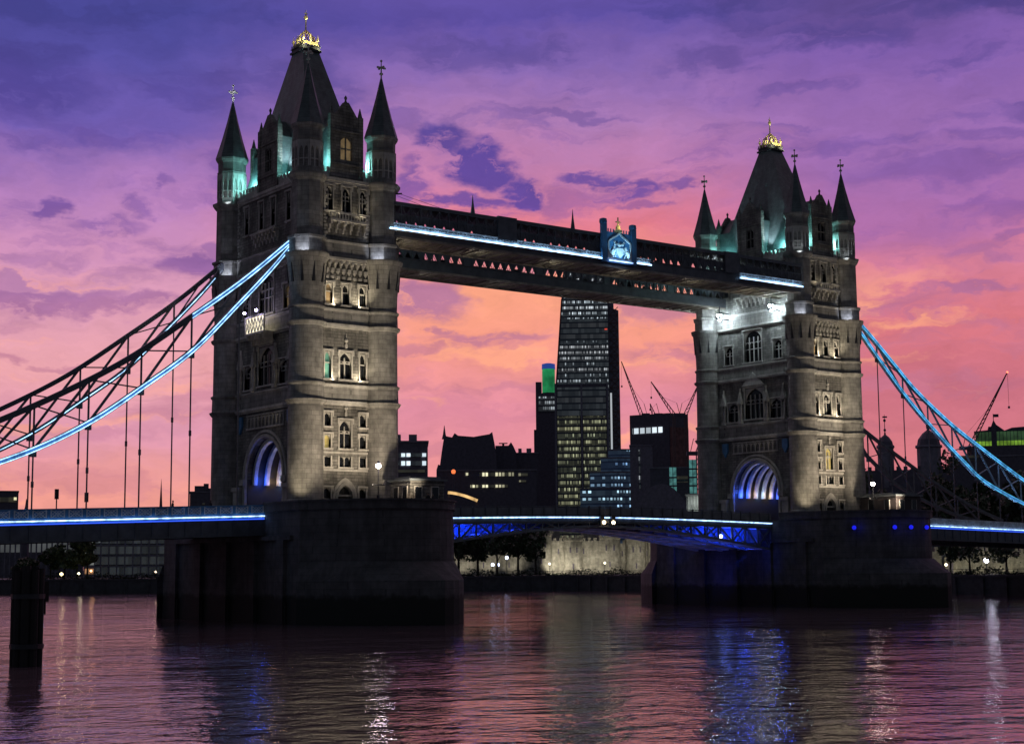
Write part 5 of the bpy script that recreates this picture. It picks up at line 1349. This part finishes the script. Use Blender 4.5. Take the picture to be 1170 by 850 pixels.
# castle behind the drawbridge
c = at(672, 647, 440); T = thing('stone_castle', 'pale floodlit stone castle walls and round towers seen under the drawbridge', 'castle', (c.x, c.y, GZ), -YAW)
s = 440/1805.5; f = lambda px: (px-672)*s; g = lambda py: (647-py)*s+2.4
def merlons(b, x0, x1, y0, y1, z, st=1.6):
    k = x0
    while k < x1-.5: b.box(k, k+st*.55, y0, y1, z, z+.9); k += st
def slits(b, xs_, zs_, y):
    for x_ in xs_:
        for z_ in zs_: b.box(x_-.18, x_+.18, y-.06, y+.2, z_, z_+1.5)
for (a, e, yt, y0) in ((512, 616, 634, -8), (626, 692, 619, 0), (700, 760, 622, 4), (600, 780, 628, 9)):
    b = MB(); b.box(f(a), f(e), y0, y0+2, 0, g(yt)); merlons(b, f(a), f(e), y0, y0+.7, g(yt)); w_ = b.build('curtain_wall', 'castle', T)
    [(b := MB(), slits(b, [f(a)+3+7*k], [g(yt)-3.6], y0), b.build('arrow_slit', 'far_dark', w_)) for k in range(int((f(e)-f(a))/7))]
for (px, yt, r, y0) in ((619, 610, 2.9, -1), (697, 614, 3.1, 1), (655, 616, 2.6, -1), (728, 616, 2.8, 3), (752, 618, 2.6, 3)):
    b = MB(); b.lathe([(0, r+.5), (1.5, r+.1), (g(yt)-.8, r), (g(yt)-.6, r+.25), (g(yt), r+.25)], f(px), y0+1, 16)
    for k in range(10):
        a = 2*pi*k/10; x_, y_ = f(px)+(r)*cos(a), y0+1+r*sin(a); b.box(x_-.4, x_+.4, y_-.4, y_+.4, g(yt), g(yt)+.9)
    tw = b.build('round_tower', 'castle', T, smooth=40)
    for a, z_ in ((-1.9, g(yt)-4), (-1.2, g(yt)-4), (-1.6, g(yt)-8.5)): b = MB(); b.box(f(px)+(r+.05)*cos(a)-.2, f(px)+(r+.05)*cos(a)+.2, y0+1+(r+.05)*sin(a)-.2, y0+1+(r+.05)*sin(a)+.2, z_, z_+1.5); b.build('arrow_slit', 'far_dark', tw)
b = MB(); b.box(f(631), f(641), 9, 16, 0, g(606)); merlons(b, f(631), f(641), 9, 9.7, g(606)); b.box(f(668), f(690), 12, 20, 0, g(608)); merlons(b, f(668), f(690), 12, 12.7, g(608)); b.build('inner_keep', 'castle', T)
for i, px in enumerate((530, 556, 584, 612, 634, 648, 668, 688, 708, 730, 750)):
    pt = (f(px), -13 if px < 600 else -7.5, .8); lamp('castle_floodlight', 'SPOT', pt, 1.7*(500 if px < 600 else (900, 2100, 500, 1500, 2300, 700, 1200, 900, 600, 900, 900)[i]), (1, .92, .74), .3, target=(pt[0]+.8, 3 if px > 600 else -6, 6), angle=95, blend=.9, parent=T)
for i, (px, py) in enumerate(((563, 645), (569, 645), (579, 637), (628, 644), (691, 643))):
    c = at(px, py, 418)
    T2 = thing('quay_lamp', ['blue-white lamp of a close pair under the trees, left one', 'blue-white lamp of a close pair under the trees, right one', 'single blue-white lamp above the close pair', 'small white lamp before the castle tower', 'small white lamp by the right castle tower'][i], 'lamp', (c.x, c.y, GZ), group='quay lamps before the castle')
    b = MB(); b.tube((0, 0, 0), (0, 0, c.z-GZ), .07, n=6); b.build('post', 'darkmetal', T2)
    b = MB(); b.ball((0, 0, c.z-GZ), .42 if i < 3 else .3, 8, 6); b.build('globe', glow('quay_white%d' % i, (.5, .6, 1) if i < 3 else (1, .9, .7), 8 if i < 3 else 4), T2)
# lit quay wall under the right span
c = at(1120, 647, 318); T = thing('quay_wall', 'warm floodlit stone wall on the far bank under the right span', 'wall', (c.x, c.y, GZ), -YAW+.12); s = 318/1805.5
b = MB(); x0, x1 = (1060-1120)*s, (1260-1120)*s; b.box(x0, x1, 0, 1.5, 0, 4.6); merlons(b, x0, x1, 0, .6, 4.6, 1.2); b.build('wall_face', 'castle', T)
b = MB(); b.box((1076-1120)*s, (1089-1120)*s, -.8, 0, 0, 3.4); b.lathe([(0, 1), (1, 1)], 0, 0, 3) if False else None; b.build('gate_house', 'castle', T)
b = MB(); b.box((1079-1120)*s, (1086-1120)*s, -.9, -.7, 0, 2.3); b.build('arch_door', 'far_dark', T)
for k in range(6): lamp('wall_floodlight', 'SPOT', (x0+4+6*k, -4, .4), 330, (1, .92, .62), .3, target=(x0+4+6*k, 1, 3.5), angle=120, blend=.9, parent=T)
for i, (px, py, mt) in enumerate(((1127, 640, 'v'), (1081, 645, 'w'))):
    c = at(px, py, 309)
    T2 = thing('quay_lamp', ['violet-white lamp in front of the floodlit wall at right', 'small warm lamp in the archway beside the right pier'][i], 'lamp', (c.x, c.y, GZ), group='quay lamps on the right bank')
    b = MB(); b.tube((0, 0, 0), (0, 0, c.z-GZ), .06, n=6); b.build('post', 'darkmetal', T2); b = MB(); b.ball((0, 0, c.z-GZ), .5 if i == 0 else .28, 10, 6); b.build('globe', glow('right_lamp%d' % i, (.75, .75, 1) if i == 0 else (1, .8, .5), 9 if i == 0 else 5), T2)
    lamp('quay_light', 'POINT', (0, -1, c.z-GZ), 200 if i == 0 else 30, (.8, .8, 1), .3, parent=T2)
# the white keep's turrets
c = at(1040, 647, 400); T = thing('castle_keep', 'dark square keep with two domed corner turrets behind the right chain', 'castle', (c.x, c.y, GZ), view_rz(1040)); s = 400/1805.5; f = lambda px: (px-1040)*s; g = lambda py: (647-py)*s+2.4
b = MB(); b.box(f(988), f(1096), 3, 28, 0, g(540)); merlons(b, f(988), f(1096), 3, 3.8, g(540), 1.8); b.build('keep_wall', 'far_dark', T)
for (px, w_, yb, yc, yv) in ((1017, 9.5, 513, 498, 474), (1066, 14, 514, 494, 486)):
    b = MB(); b.lathe([(g(560), w_*s), (g(yb)-.3, w_*s), (g(yb), w_*s*1.14), (g(yb)+.5, w_*s*1.1)], f(px), 5, 12); tw = b.build('corner_turret', 'far_mid', T)
    H_ = g(yc)-g(yb)
    b = MB(); b.lathe([(g(yb)+.5, w_*s*.98), (g(yb)+H_*.45, w_*s*.88), (g(yb)+H_*.8, w_*s*.5), (g(yc), w_*s*.12), (g(yc)+.6, w_*s*.1)], f(px), 5, 12); b.build('onion_dome', 'far_dark', tw)
    b = MB(); b.tube((f(px), 5, g(yc)), (f(px), 5, g(yv)), .14, .06, 6); b.ball((f(px), 5, g(yc)+1.2), .4, 6, 4); b.ball((f(px), 5, g(yv)-1.6), .42, 6, 4); b.box(f(px)-.5, f(px)+.7, 4.95, 5.05, g(yv)-.9, g(yv)-.5); b.build('weather_vane', 'far_dark', tw)
# green lit roof building
c = at(1155, 647, 900); T = thing('green_lit_building', 'dark building whose roof storey glows green at the right edge', 'building', (c.x, c.y, GZ), view_rz(1155)); s = 900/1805.5; f = lambda px: (px-1155)*s; g = lambda py: (647-py)*s+2.4
b = MB(); b.box(f(1095), f(1230), 4, 50, 0, g(526)); b.box(f(1112), f(1230), 3, 50, g(526), g(513)); b.build('facade', 'far_dark', T)
b = MB(); b.box(f(1121), f(1200), 8, 40, g(513), g(507)); b.build('green_glazing', 'green2', T)
b = MB()
for k in range(20): u = f(1121)+2.0*k; b.box(u-.15, u+.15, 7.8, 8.0, g(513), g(495))
b.build('mullion', 'far_dark', T)
b = MB(); b.box(f(1122), f(1200), 9, 40, g(507), g(495)); b.build('green_wall', glow('dim_green_wall', (.045, .10, .045), .6, .1), T)
b = MB(); b.ext([(f(1121), g(495)), (f(1136), g(494)), (f(1137), g(490)), (f(1140), g(490)), (f(1143), g(482)), (f(1146), g(488)), (f(1155), g(495)), (f(1163), g(492)), (f(1200), g(490)), (f(1200), g(496)), (f(1121), g(496))], 8, 30); b.ext([(f(1140), g(513)), (f(1146), g(513)), (f(1146), g(490)), (f(1140), g(490))], 6, 10); b.build('roof', 'far_dark', T)
b = MB(); b.tube((f(1143), 9, g(484)), (f(1143), 9, g(475)), .2); b.box(f(1143), f(1149), 8.9, 9.1, g(479), g(475.5)); b.build('flag', 'far_dark', T)
simple('office_slab', 'wide dark building below the green lit roof', 'office block', 1092, 1230, 520, 640, 30, 'far_dark', [(1100, 1125, 524, 530, 'w_few')])
